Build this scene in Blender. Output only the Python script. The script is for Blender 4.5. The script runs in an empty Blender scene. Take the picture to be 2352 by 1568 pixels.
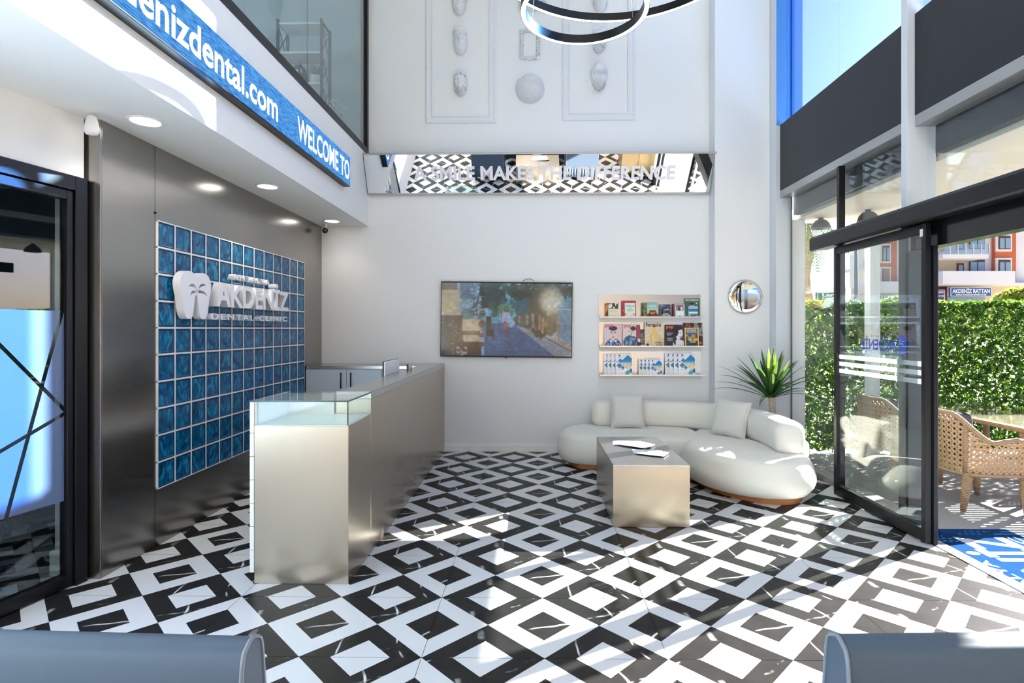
import bpy, math, random
import numpy as np
from mathutils import Vector, Matrix, Euler

S = bpy.context.scene
COL = S.collection
PI = math.pi
R = math.radians

# ---------------------------------------------------------------- camera
F_PX, VPX, VPY = 1265.0, 1225.0, 755.0
YAW = R(0.7)
cam_d = bpy.data.cameras.new('camera'); cam_d.sensor_width = 36.0
cam_d.lens = 36.0 * F_PX / 2352.0
cam_d.shift_x = -((VPX - 1176.0) - F_PX * math.tan(YAW)) / 2352.0
cam_d.shift_y = (VPY - 784.0) / 2352.0
cam_d.clip_start = 0.05; cam_d.clip_end = 500
cam = bpy.data.objects.new('camera', cam_d); COL.objects.link(cam)
cam.location = (0, 0, 1.6); cam.rotation_euler = (R(90), 0, YAW)
S.camera = cam

# ---------------------------------------------------------------- sky, sun, exposure
SUN_TO = Vector((0.866, 0.500, 0.506)).normalized()
SUN_E = 50.0
SKY_E = 0.25
CEIL_FILL_E = 5.0
REAR_FILL_E = 420.0
S.view_settings.view_transform = 'Standard'; S.view_settings.look = 'None'
S.view_settings.exposure = -0.06; S.view_settings.gamma = 1.0
S.view_settings.use_curve_mapping = False
S.cycles.use_denoising = True
S.cycles.use_adaptive_sampling = True; S.cycles.adaptive_threshold = 0.09; S.cycles.adaptive_min_samples = 16
S.cycles.max_bounces = 8; S.cycles.diffuse_bounces = 4; S.cycles.glossy_bounces = 3
S.cycles.transparent_max_bounces = 16; S.cycles.transmission_bounces = 6
S.cycles.caustics_reflective = False; S.cycles.caustics_refractive = False
S.cycles.sample_clamp_indirect = 6.0
w = bpy.data.worlds.new('sky'); S.world = w; w.use_nodes = True
nt = w.node_tree; bg = nt.nodes['Background']
sky = nt.nodes.new('ShaderNodeTexSky'); sky.sky_type = 'NISHITA'; sky.sun_disc = False
sky.sun_elevation = math.asin(SUN_TO.z); sky.sun_rotation = math.atan2(SUN_TO.x, SUN_TO.y)
sky.air_density = 1.0; sky.dust_density = 2.2; sky.ozone_density = 4.0
tint = nt.nodes.new('ShaderNodeMix'); tint.data_type = 'RGBA'; tint.blend_type = 'MULTIPLY'; tint.inputs['Factor'].default_value = 1.0
tint.inputs['B'].default_value = (0.93, 0.905, 1.18, 1); nt.links.new(sky.outputs[0], tint.inputs['A']); nt.links.new(tint.outputs['Result'], bg.inputs[0]); bg.inputs[1].default_value = SKY_E
sun_d = bpy.data.lights.new('sun', 'SUN'); sun_d.energy = SUN_E; sun_d.angle = R(0.53); sun_d.color = (1.0, 0.95, 0.86)
sun = bpy.data.objects.new('sun', sun_d); COL.objects.link(sun); sun.location = (12, 8, 12)
sun.rotation_euler = SUN_TO.to_track_quat('Z', 'Y').to_euler()

# ---------------------------------------------------------------- helpers
def lin(c):
    return tuple(((x / 12.92) if x <= 0.04045 else ((x + 0.055) / 1.055) ** 2.4) for x in c)
def rgb(r, g, b):
    return lin((r / 255.0, g / 255.0, b / 255.0))

def mat(name, col=(0.8, 0.8, 0.8), rough=0.5, metal=0.0, emit=None, estr=0.0, spec=0.5, bump=None, vary=None,
        aniso=0.0, coat=0.0, attr=None, sheen=0.0, alpha=None, trans=0.0, ior=1.45):
    m = bpy.data.materials.new(name); m.use_nodes = True
    n = m.node_tree; b = n.nodes['Principled BSDF']
    b.inputs['Base Color'].default_value = (*col, 1)
    b.inputs['Roughness'].default_value = rough; b.inputs['Metallic'].default_value = metal
    b.inputs['Specular IOR Level'].default_value = spec
    if aniso: b.inputs['Anisotropic'].default_value = aniso
    if coat: b.inputs['Coat Weight'].default_value = coat; b.inputs['Coat Roughness'].default_value = 0.05
    if sheen: b.inputs['Sheen Weight'].default_value = sheen
    if trans: b.inputs['Transmission Weight'].default_value = trans; b.inputs['IOR'].default_value = ior
    if emit is not None:
        b.inputs['Emission Color'].default_value = (*emit, 1); b.inputs['Emission Strength'].default_value = estr
    if attr:
        a = n.nodes.new('ShaderNodeAttribute'); a.attribute_name = attr
        n.links.new(a.outputs['Color'], b.inputs['Base Color'])
    co = None
    if bump or vary:
        tc = n.nodes.new('ShaderNodeTexCoord'); co = tc.outputs['Object']
    if vary:                                     # (scale xyz, amount) : gentle colour variation
        mp = n.nodes.new('ShaderNodeMapping'); mp.inputs['Scale'].default_value = vary[0]; n.links.new(co, mp.inputs[0])
        ns = n.nodes.new('ShaderNodeTexNoise'); ns.inputs['Scale'].default_value = 1.0; ns.inputs['Detail'].default_value = 4
        n.links.new(mp.outputs[0], ns.inputs[0])
        mx = n.nodes.new('ShaderNodeMix'); mx.data_type = 'RGBA'
        k = vary[1]
        mx.inputs['A'].default_value = (*[max(0, x * (1 - k)) for x in col], 1)
        mx.inputs['B'].default_value = (*[min(1, x * (1 + k)) for x in col], 1)
        n.links.new(ns.outputs['Fac'], mx.inputs['Factor'])
        n.links.new(mx.outputs['Result'], b.inputs['Base Color'])
    if bump:                                     # (scale xyz, strength, distance)
        mp = n.nodes.new('ShaderNodeMapping'); mp.inputs['Scale'].default_value = bump[0]; n.links.new(co, mp.inputs[0])
        ns = n.nodes.new('ShaderNodeTexNoise'); ns.inputs['Scale'].default_value = 1.0; ns.inputs['Detail'].default_value = 3
        n.links.new(mp.outputs[0], ns.inputs[0])
        bp = n.nodes.new('ShaderNodeBump'); bp.inputs['Strength'].default_value = bump[1]
        bp.inputs['Distance'].default_value = bump[2] if len(bump) > 2 else 0.01
        n.links.new(ns.outputs['Fac'], bp.inputs['Height']); n.links.new(bp.outputs[0], b.inputs['Normal'])
    return m

def glass(name, tint=(0.93, 0.97, 0.96), refl=0.04, rough=0.0):
    """thin architectural glass: clear, with Fresnel reflection"""
    m = bpy.data.materials.new(name); m.use_nodes = True; n = m.node_tree
    n.nodes.remove(n.nodes['Principled BSDF']); out = n.nodes['Material Output']
    t = n.nodes.new('ShaderNodeBsdfTransparent'); t.inputs[0].default_value = (*[c ** 0.5 for c in tint], 1)     # a pane is crossed twice
    g = n.nodes.new('ShaderNodeBsdfGlossy'); g.inputs['Roughness'].default_value = rough
    g.inputs[0].default_value = (1, 1, 1, 1)
    lw = n.nodes.new('ShaderNodeLayerWeight'); lw.inputs[0].default_value = 0.5
    pw = n.nodes.new('ShaderNodeMath'); pw.operation = 'POWER'; pw.inputs[1].default_value = 5.0; n.links.new(lw.outputs['Facing'], pw.inputs[0])
    mul = n.nodes.new('ShaderNodeMath'); mul.operation = 'MULTIPLY_ADD'            # Schlick
    mul.inputs[1].default_value = 1.0 - refl; mul.inputs[2].default_value = refl; mul.use_clamp = True
    n.links.new(pw.outputs[0], mul.inputs[0])
    mx = n.nodes.new('ShaderNodeMixShader'); n.links.new(mul.outputs[0], mx.inputs[0])
    n.links.new(t.outputs[0], mx.inputs[1]); n.links.new(g.outputs[0], mx.inputs[2])
    n.links.new(mx.outputs[0], out.inputs[0])
    return m

def emission(name, col, strength, attr=None):
    m = bpy.data.materials.new(name); m.use_nodes = True; n = m.node_tree
    n.nodes.remove(n.nodes['Principled BSDF']); out = n.nodes['Material Output']
    e = n.nodes.new('ShaderNodeEmission'); e.inputs[0].default_value = (*col, 1); e.inputs[1].default_value = strength
    if attr:
        a = n.nodes.new('ShaderNodeAttribute'); a.attribute_name = attr; n.links.new(a.outputs['Color'], e.inputs[0])
    n.links.new(e.outputs[0], out.inputs[0])
    return m

class MB:
    """collects shapes; build() links them as ONE mesh object"""
    def __init__(s): s.v = []; s.f = []; s.m = []
    def add(s, vs, fs, m=0):
        o = len(s.v); s.v += [tuple(p) for p in vs]
        s.f += [tuple(i + o for i in q) for q in fs]; s.m += [m] * len(fs); return s
    def box(s, x0, x1, y0, y1, z0, z1, m=0):
        v = [(x0, y0, z0), (x1, y0, z0), (x1, y1, z0), (x0, y1, z0), (x0, y0, z1), (x1, y0, z1), (x1, y1, z1), (x0, y1, z1)]
        return s.add(v, [(0, 3, 2, 1), (4, 5, 6, 7), (0, 1, 5, 4), (1, 2, 6, 5), (2, 3, 7, 6), (3, 0, 4, 7)], m)
    def prism(s, poly, z0, z1, m=0):                       # poly counter-clockwise in xy
        n = len(poly)
        v = [(x, y, z0) for x, y in poly] + [(x, y, z1) for x, y in poly]
        f = [tuple(range(n - 1, -1, -1)), tuple(range(n, 2 * n))] + [(i, (i + 1) % n, n + (i + 1) % n, n + i) for i in range(n)]
        return s.add(v, f, m)
    def loops(s, rings, m=0, closed=True, cap0=True, cap1=True):   # rings of equal length, joined by quads
        n = len(rings[0]); v = [p for r in rings for p in r]; f = []
        for k in range(len(rings) - 1):
            for i in range(n if closed else n - 1):
                j = (i + 1) % n
                f.append((k * n + i, k * n + j, (k + 1) * n + j, (k + 1) * n + i))
        if closed and cap0: f.append(tuple(range(n - 1, -1, -1)))
        if closed and cap1: f.append(tuple((len(rings) - 1) * n + i for i in range(n)))
        return s.add(v, f, m)
    def lathe(s, prof, n=24, m=0, c=(0, 0, 0)):
        return s.loops([[(c[0] + r * math.cos(2 * PI * i / n), c[1] + r * math.sin(2 * PI * i / n), c[2] + z) for i in range(n)] for r, z in prof], m)
    def tube(s, pts, r, n=8, m=0, closed=False):
        P = [Vector(p) for p in pts]; rr = r if hasattr(r, '__len__') else [r] * len(P)
        rings = []; up = None
        for i, p in enumerate(P):
            if closed: t = P[(i + 1) % len(P)] - P[i - 1]
            else: t = P[min(i + 1, len(P) - 1)] - P[max(i - 1, 0)]
            t.normalize()
            if up is None: up = Vector((0, 0, 1)) if abs(t.z) < 0.9 else Vector((1, 0, 0))
            a = t.cross(up)
            if a.length < 1e-5: a = t.orthogonal()
            a.normalize(); b = a.cross(t); up = b
            rings.append([tuple(p + (a * math.cos(2 * PI * k / n) + b * math.sin(2 * PI * k / n)) * rr[i]) for k in range(n)])
        if closed:
            rings.append(rings[0]); return s.loops(rings, m, cap0=False, cap1=False)
        return s.loops(rings, m)
    def grid(s, fn, nu, nv, m=0, closed_u=False):
        v = [fn(i / nu, j / nv) for j in range(nv + 1) for i in range(nu if closed_u else nu + 1)]
        w_ = nu if closed_u else nu + 1; f = []
        for j in range(nv):
            for i in range(nu):
                k = (i + 1) % w_ if closed_u else i + 1
                f.append((j * w_ + i, j * w_ + k, (j + 1) * w_ + k, (j + 1) * w_ + i))
        return s.add(v, f, m)
    def ball(s, c, r, nu=16, nv=10, m=0):
        rx, ry, rz = r if hasattr(r, '__len__') else (r, r, r)
        def fn(u, v):
            a = 2 * PI * u; b = PI * (v - 0.5)
            return (c[0] + rx * math.cos(b) * math.cos(a), c[1] + ry * math.cos(b) * math.sin(a), c[2] + rz * math.sin(b))
        return s.grid(fn, nu, nv, m, closed_u=True)
    def ring_frame(s, x0, x1, z0, z1, prof, y=0.0, m=0):   # mitred frame facing -y ; prof = [(inset, height)]
        rings = [[(x0 + i, y - h, z0 + i), (x1 - i, y - h, z0 + i), (x1 - i, y - h, z1 - i), (x0 + i, y - h, z1 - i)] for i, h in prof]
        return s.loops(rings, m, cap0=False, cap1=False)
    def mesh(s, name, mats, smooth=False):
        me = bpy.data.meshes.new(name); me.from_pydata(s.v, [], s.f)
        for q in (mats if isinstance(mats, (list, tuple)) else [mats]): me.materials.append(q)
        if any(s.m): me.polygons.foreach_set('material_index', s.m)
        if smooth: me.polygons.foreach_set('use_smooth', [True] * len(s.f))
        me.update(); return me
    def build(s, name, mats, parent=None, smooth=False, bevel=0.0, loc=None, rot=None, label=None, seg=2, auto=None):
        return obj(name, s.mesh(name, mats, smooth or bool(auto)), parent, loc, rot, bevel, label, seg, auto)

def obj(name, me, parent=None, loc=None, rot=None, bevel=0.0, label=None, seg=2, auto=None):
    o = bpy.data.objects.new(name, me); COL.objects.link(o)
    if parent is not None: o.parent = parent
    if loc is not None: o.location = loc
    if rot is not None: o.rotation_euler = rot
    if bevel:
        b = o.modifiers.new('bevel', 'BEVEL'); b.width = bevel; b.segments = seg; b.limit_method = 'ANGLE'; b.angle_limit = R(40)
    if auto:
        me.polygons.foreach_set('use_smooth', [True] * len(me.polygons)); me.set_sharp_from_angle(angle=auto)
    if label: o['label'] = label
    return o

def thing(name, label, cat, loc=(0, 0, 0), rot=None, group=None):
    o = bpy.data.objects.new(name, None); COL.objects.link(o); o.location = loc; o.empty_display_size = 0.1
    if rot is not None: o.rotation_euler = rot if hasattr(rot, '__len__') else (0, 0, rot)
    return tag(o, label, cat, group)
def tag(o, label, cat, group=None, kind=None):
    o['label'] = label; o['category'] = cat
    if group: o['group'] = group
    if kind: o['kind'] = kind
    return o
def struct(o, label=None, cat=None):
    o['kind'] = 'structure'
    if label: o['label'] = label
    if cat: o['category'] = cat
    return o
def sroot(name, label, cat, loc=(0, 0, 0)):
    o = bpy.data.objects.new(name, None); COL.objects.link(o); o.location = loc
    return struct(o, label, cat)
def kids(o): return [c for c in COL.objects if c.parent == o]
def dup(root, loc, rot=None, label=None, group=None):
    r = root.copy(); COL.objects.link(r); r.location = loc
    if rot is not None: r.rotation_euler = rot if hasattr(rot, '__len__') else (0, 0, rot)
    if label: r['label'] = label
    if group: r['group'] = group
    for ch in list(root.children):
        c = ch.copy(); COL.objects.link(c); c.parent = r
        for g in list(ch.children):
            d = g.copy(); COL.objects.link(d); d.parent = c
    return r

def text_mesh(s, size, bold=0.0, extrude=0.0, width=None, align='L', spacing=1.0, mirror=False, tall=1.0):
    c = bpy.data.curves.new('lettering', 'FONT'); c.body = s; c.size = size; c.offset = bold * size; c.extrude = extrude
    c.resolution_u = 4; c.space_character = spacing
    o = bpy.data.objects.new('lettering', c); me = bpy.data.meshes.new_from_object(o)
    bpy.data.objects.remove(o); bpy.data.curves.remove(c)
    n = len(me.vertices); co = np.empty(n * 3); me.vertices.foreach_get('co', co); co = co.reshape(-1, 3)
    x0, x1 = co[:, 0].min(), co[:, 0].max(); k = (width / (x1 - x0)) if width else 1.0
    co[:, 0] = (co[:, 0] - x0) * k
    if align == 'C': co[:, 0] -= (x1 - x0) * k / 2
    if align == 'R': co[:, 0] -= (x1 - x0) * k
    co[:, 1] *= tall; co[:, 2] += extrude
    if mirror: co[:, 0] *= -1
    me.vertices.foreach_set('co', co.ravel()); me.update()
    return me
def text(name, s, size, m, parent, loc, rot, **kw):
    me = text_mesh(s, size, **kw); me.materials.append(m)
    return obj(name, me, parent, loc, rot)
CAP = 0.70                                        # cap height of the font at size 1
def letters(word, cap, width, m, parent, origin, rot, extrude, bold=0.03, spacing=1.0):
    """one child object per letter, set out along local x of rot from origin"""
    size = cap / CAP
    full = text_mesh(word, size, bold=bold, spacing=spacing); co = np.array([v.co.x for v in full.vertices])
    k = width / (co.max() - co.min()); bpy.data.meshes.remove(full)
    Rm = Euler(rot).to_matrix()
    for i, ch in enumerate(word):
        if ch == ' ': continue
        pre = text_mesh(word[:i + 1], size, bold=bold, spacing=spacing); px = max(v.co.x for v in pre.vertices)
        bpy.data.meshes.remove(pre)
        me = text_mesh(ch, size, bold=bold, extrude=extrude)
        wch = max(v.co.x for v in me.vertices)
        for v in me.vertices: v.co.x *= k
        me.materials.append(m)
        obj('letter', me, parent, Vector(origin) + Rm @ Vector(((px - wch) * k, 0, 0)), rot)
ROT_LEFT = (R(90), 0, R(90))                      # lettering on a surface that faces +x
ROT_BACK = (R(90), 0, 0)                          # lettering on a surface that faces -y

def painted(name, w_, h_, nx, ny, fn, m, parent=None, loc=None, rot=None, off=0.0):
    """flat print in the local xy plane, colours from fn(u, v) -> (...,3) sRGB 0..255 stored as a colour attribute"""
    u, v = np.meshgrid(np.linspace(0, 1, nx + 1), np.linspace(0, 1, ny + 1))
    c = 0.0
    for a_ in (-0.34, 0.0, 0.34):
        for b_ in (-0.34, 0.0, 0.34): c = c + np.asarray(fn(np.clip(u + a_ / nx, 0, 1), np.clip(v + b_ / ny, 0, 1)), float) / 9.0
    c = np.clip(c / 255.0, 0, 1)
    c = np.where(c <= 0.04045, c / 12.92, ((c + 0.055) / 1.055) ** 2.4)
    vs = np.stack([u * w_, v * h_, np.full_like(u, off)], -1).reshape(-1, 3)
    i, j = np.meshgrid(np.arange(nx), np.arange(ny)); a = (j * (nx + 1) + i).ravel()
    fs = np.stack([a, a + 1, a + nx + 2, a + nx + 1], -1)
    me = bpy.data.meshes.new(name); me.from_pydata(vs.tolist(), [], fs.tolist()); me.materials.append(m)
    at = me.color_attributes.new('Col', 'FLOAT_COLOR', 'POINT')
    at.data.foreach_set('color', np.concatenate([c.reshape(-1, 3), np.ones((c.size // 3, 1))], 1).astype(np.float32).ravel())
    return obj(name, me, parent, loc, rot)

_rng = np.random.RandomState(7); _tab = _rng.rand(64, 64)
def noise(x, y):
    xi = np.floor(x).astype(int); yi = np.floor(y).astype(int); fx = x - xi; fy = y - yi
    fx = fx * fx * (3 - 2 * fx); fy = fy * fy * (3 - 2 * fy)
    g = lambda a, b: _tab[a % 64, b % 64]
    return (g(xi, yi) * (1 - fx) + g(xi + 1, yi) * fx) * (1 - fy) + (g(xi, yi + 1) * (1 - fx) + g(xi + 1, yi + 1) * fx) * fy
def fbm(x, y, o=4): return sum(noise(x * 2 ** i + 7 * i, y * 2 ** i + 3 * i) / 2 ** i for i in range(o)) / sum(1 / 2 ** i for i in range(o))

def at(px, py, Y): return ((px - VPX) / F_PX * Y, Y, 1.6 + (VPY - py) / F_PX * Y)   # survey helper: photo bearing at depth Y

# ---------------------------------------------------------------- materials
m_wall = mat('wall_paint', rgb(232, 233, 236), 0.6, vary=((0.6, 0.6, 0.6), 0.02))
m_white = mat('white_paint', rgb(238, 238, 238), 0.45)
m_ceil = mat('ceiling_paint', rgb(238, 238, 236), 0.7)
m_steel = mat('brushed_steel', rgb(180, 168, 152), 0.30, 0.95, bump=((350, 350, 3), 0.05, 0.002), vary=((8, 8, 0.3), 0.03))
m_steel_cool = mat('brushed_steel_cool', rgb(186, 186, 194), 0.28, 0.95, bump=((350, 350, 3), 0.05, 0.002))
m_steel_wall = mat('brushed_steel_wall', rgb(156, 152, 149), 0.22, 0.95, bump=((300, 300, 2), 0.05, 0.002), vary=((6, 6, 0.3), 0.04))
m_steel_top = mat('brushed_steel_top', rgb(178, 178, 178), 0.24, 0.95, bump=((300, 3, 300), 0.05, 0.002))
m_black = mat('black_aluminium', rgb(15, 16, 20), 0.35, 0.0, spec=0.35)
m_blackgl = mat('black_gloss', rgb(14, 15, 18), 0.15)
m_spandrel = mat('dark_grey_panel', rgb(24, 28, 38), 0.5)
m_dgrey = mat('dark_grey_metal', rgb(50, 55, 64), 0.45)
m_alu = mat('grey_aluminium', rgb(170, 170, 172), 0.4, 0.6)
m_jamb = mat('white_metal', rgb(214, 218, 226), 0.4)
m_glass = glass('clear_glass', (0.93, 0.97, 0.955), 0.03)
m_gdoor = glass('door_glass', (0.82, 0.89, 0.87), 0.06)
m_gblue = glass('blue_tinted_glass', (0.50, 0.74, 1.0), 0.03)
m_gdark = glass('office_glass', (0.62, 0.74, 0.78), 0.06)
m_gcase = glass('case_glass', (0.88, 0.96, 0.95), 0.04)
m_gedge = mat('glass_edge', rgb(28, 58, 58), 0.1)
m_grout = mat('dark_grout', rgb(60, 60, 60), 0.8)
m_print = mat('print', attr='Col', rough=0.45)
m_paper = mat('paper_white', rgb(240, 240, 240), 0.6)
m_plaster = mat('plaster_white', rgb(226, 228, 234), 0.6)
m_plrough = mat('plaster_carved', rgb(224, 226, 232), 0.7, bump=((55, 55, 55), 0.9, 0.02))
# ================================================================ THE SETTING
YB, WL, FX = 7.18, -2.77, -2.157                 # back wall, left wall, mezzanine fascia

# ---- floor of 1.2 x 0.6 m tiles, each with inlaid diamonds
def black_marble():
    m = mat('black_marble', (0.018, 0.018, 0.02), 0.36, spec=0.12); n = m.node_tree; b = n.nodes['Principled BSDF']
    tc = n.nodes.new('ShaderNodeTexCoord')
    def line(rotz, scale, seed, lo, hi):
        mp = n.nodes.new('ShaderNodeMapping'); mp.inputs['Rotation'].default_value = (0, 0, rotz); mp.inputs['Location'].default_value = (seed, seed * .7, 0)
        n.links.new(tc.outputs['Object'], mp.inputs[0])
        wv = n.nodes.new('ShaderNodeTexWave'); wv.inputs['Scale'].default_value = scale; wv.inputs['Distortion'].default_value = 5.0
        wv.inputs['Detail'].default_value = 3; wv.inputs['Detail Scale'].default_value = 1.2
        n.links.new(mp.outputs[0], wv.inputs[0])
        rp = n.nodes.new('ShaderNodeMapRange'); rp.inputs['From Min'].default_value = lo; rp.inputs['From Max'].default_value = hi
        n.links.new(wv.outputs['Fac'], rp.inputs[0])
        ns = n.nodes.new('ShaderNodeTexNoise'); ns.inputs['Scale'].default_value = 5.0; n.links.new(mp.outputs[0], ns.inputs[0])
        mk = n.nodes.new('ShaderNodeMapRange'); mk.inputs['From Min'].default_value = 0.5; mk.inputs['From Max'].default_value = 0.62
        n.links.new(ns.outputs['Fac'], mk.inputs[0])
        mu = n.nodes.new('ShaderNodeMath'); mu.operation = 'MULTIPLY'
        n.links.new(rp.outputs[0], mu.inputs[0]); n.links.new(mk.outputs[0], mu.inputs[1]); return mu.outputs[0]
    a = line(R(62), 1.1, 0.37, 0.992, 1.0); c = line(R(-18), 0.9, 1.9, 0.994, 1.0)
    ad = n.nodes.new('ShaderNodeMath'); ad.operation = 'MAXIMUM'; n.links.new(a, ad.inputs[0]); n.links.new(c, ad.inputs[1])
    ns = n.nodes.new('ShaderNodeTexNoise'); ns.inputs['Scale'].default_value = 9.0; ns.inputs['Detail'].default_value = 6
    n.links.new(tc.outputs['Object'], ns.inputs[0])
    cl = n.nodes.new('ShaderNodeMix'); cl.data_type = 'RGBA'; cl.inputs['A'].default_value = (0.007, 0.007, 0.008, 1); cl.inputs['B'].default_value = (0.026, 0.0245, 0.024, 1)
    n.links.new(ns.outputs['Fac'], cl.inputs['Factor'])
    mx = n.nodes.new('ShaderNodeMix'); mx.data_type = 'RGBA'; mx.inputs['B'].default_value = (0.75, 0.74, 0.72, 1)
    n.links.new(ad.outputs[0], mx.inputs['Factor']); n.links.new(cl.outputs['Result'], mx.inputs['A'])
    n.links.new(mx.outputs['Result'], b.inputs['Base Color'])
    # swirled relief that shows in raking sun
    n2 = n.nodes.new('ShaderNodeTexNoise'); n2.inputs['Scale'].default_value = 26.0; n2.inputs['Distortion'].default_value = 1.4
    n.links.new(tc.outputs['Object'], n2.inputs[0])
    bp = n.nodes.new('ShaderNodeBump'); bp.inputs['Strength'].default_value = 0.10; bp.inputs['Distance'].default_value = 0.004
    n.links.new(n2.outputs['Fac'], bp.inputs['Height']); n.links.new(bp.outputs[0], b.inputs['Normal'])
    return m
m_tb = black_marble()
m_tw = mat('white_tile', rgb(208, 210, 213), 0.34, vary=((3, 3, 3), 0.02))
floor = struct(MB().box(-5.2, 3.055, -3.0, YB + 0.2, -0.06, -0.009).build('floor', m_grout))
def tile_mesh():
    b = MB(); W, H, h = 1.2, 0.6, 0.146
    def P(*pts): return [(min(max(x, 0.0012), W - 0.0012), min(max(y, 0.0012), H - 0.0012), 0.0) for x, y in pts]
    def poly(m, *pts): b.add(P(*pts), [tuple(range(len(pts)))], m)
    for c in (0.3, 0.9):
        poly(0, (c - .3, 0), (c - h, 0), (c, h), (c, .3)); poly(0, (c + h, 0), (c + .3, 0), (c, .3), (c, h)); poly(1, (c - h, 0), (c + h, 0), (c, h))
        poly(0, (c - h, H), (c - .3, H), (c, .3), (c, H - h)); poly(0, (c + .3, H), (c + h, H), (c, H - h), (c, .3)); poly(1, (c + h, H), (c - h, H), (c, H - h))
    y = .3
    for q in range(4):
        d = [(-.3, 0), (0, -.3), (.3, 0), (0, .3)]; a0, a1 = d[q], d[(q + 1) % 4]; k = h / .3
        poly(1, (.6 + a0[0], y + a0[1]), (.6 + a1[0], y + a1[1]), (.6 + a1[0] * k, y + a1[1] * k), (.6 + a0[0] * k, y + a0[1] * k))
    poly(0, (.6 - h, y), (.6, y - h), (.6 + h, y), (.6, y + h))
    poly(1, (0, 0), (.3, .3), (h, .3), (0, .3 - h)); poly(1, (.3, .3), (0, .6), (0, .3 + h), (h, .3)); poly(0, (0, .3 - h), (h, .3), (0, .3 + h))
    poly(1, (W, .6), (W - .3, .3), (W - h, .3), (W, .3 + h)); poly(1, (W - .3, .3), (W, 0), (W, .3 - h), (W - h, .3)); poly(0, (W, .3 + h), (W - h, .3), (W, .3 - h))
    e = 0.0012; b.add([(e, e, 0), (W - e, e, 0), (W - e, H - e, 0), (e, H - e, 0), (e, e, -.009), (W - e, e, -.009), (W - e, H - e, -.009), (e, H - e, -.009)],
                      [(0, 4, 5, 1), (1, 5, 6, 2), (2, 6, 7, 3), (3, 7, 4, 0)], 0)
    return b.mesh('tile', [m_tb, m_tw])
tm = tile_mesh()
for i in range(-4, 2):
    for j in range(-9, 8):
        obj('tile', tm, floor, (0.655 + 1.2 * i, 2.675 + 0.6 * j, 0))

# ---- walls
struct(MB().box(-2.97, 3.2, YB, YB + 0.2, 0, 7.0).build('wall_back', m_wall))
struct(MB().box(2.281, 2.97, 6.95, YB, 0, 7.0).build('wall_pilaster', m_wall, bevel=0.004))
struct(MB().box(-5.3, 3.2, -3.2, -3.0, 0, 7.0).build('wall_rear', mat('warm_wall', rgb(206, 170, 124), 0.6)))
rb = struct(MB().box(-5.2, 3.0, -3.0, -1.7, 3.0, 3.4).build('wall_rear_lamp_box', m_ceil))  # unseen box added only to carry the rear fill lamps
for k, (x, lb) in enumerate(((-2.0, 'added warm fill lamp over the left end of the rear wall'), (-0.2, 'added warm fill lamp in the middle of the rear wall'), (1.6, 'added warm fill lamp over the right end of the rear wall'))):
    t = thing('downlight', lb, 'downlight', (x, -2.15, 3.0), None, 'added rear fill lamps')  # unseen lamps added so the steel counter reflects a warm, bright rear
    MB().lathe([(0.075, -0.001), (0.105, -0.001), (0.108, -0.004), (0.104, -0.008), (0.088, -0.008), (0.084, -0.003), (0.075, -0.001)][::-1], 24).build('trim_ring', m_white, t, smooth=True)
    MB().lathe([(0.084, -0.002), (0.084, -0.004), (0.001, -0.0042)], 24).build('diffuser', emission('rear_fill_glow', (1.0, 0.86, 0.66), 12.0), t)
    d = bpy.data.lights.new('rear_fill_lamp', 'SPOT'); d.energy = REAR_FILL_E; d.spot_size = R(140); d.spot_blend = 0.9; d.color = (1.0, 0.82, 0.60); d.shadow_soft_size = 0.1
    o = bpy.data.objects.new('rear_fill_lamp', d); COL.objects.link(o); o.parent = t; o.location = (0, 0, -0.03)
wl = struct(MB().box(-2.97, WL - 0.012, 3.502, YB, 0, 2.94).build('wall_left', m_wall))
# brushed steel cladding of the left wall: two face sheets and the folded end
MB().box(WL - 0.012, WL, 3.502, 3.998, 0, 2.94).build('steel_panel', m_steel_wall, wl, bevel=0.002)
MB().box(WL - 0.012, WL - 0.001, 4.002, YB, 0, 2.94).build('steel_panel', m_steel_wall, wl)
MB().box(WL - 0.20, WL, 3.49, 3.502, 0, 2.94).build('steel_panel', m_steel_wall, wl, bevel=0.002)
for z in (2.45,):
    MB().lathe([(0.004, 0), (0.009, 0.002), (0.009, 0.006), (0.004, 0.008)], 10).build('screw', m_blackgl, wl, loc=(WL, 4.0, z), rot=(0, R(90), 0))
bb = struct(MB().box(-2.75, 2.281, YB - 0.018, YB, 0, 0.085).build('baseboard_back', m_white, bevel=0.004))
MB().box(-2.75, 2.281, YB - 0.010, YB, 0.085, 0.105).build('cap_strip', m_white, bb, bevel=0.004)
struct(MB().box(2.265, 2.99, 6.934, 6.95, 0, 0.10).build('baseboard_pilaster', m_white, bevel=0.004))

# mezzanine slab: white fascia and soffit
mz = struct(MB().box(-6.0, FX, -3.0, YB, 2.94, 3.86).build('wall_mezzanine', m_ceil))
struct(MB().box(-6.2, 3.3, -3.2, YB + 0.2, 7.0, 7.2).build('ceiling', m_ceil))
# mezzanine room behind the glass
m_mez = mat('mezzanine_wall', rgb(186, 200, 206), 0.7)
struct(MB().box(-6.0, -2.25, YB - 0.03, YB - 0.001, 3.86, 7.0).build('wall_mezzanine_back', m_mez))
struct(MB().box(-6.2, -6.0, -3.0, YB, 0, 7.0).build('wall_far_left', m_mez))
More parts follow.
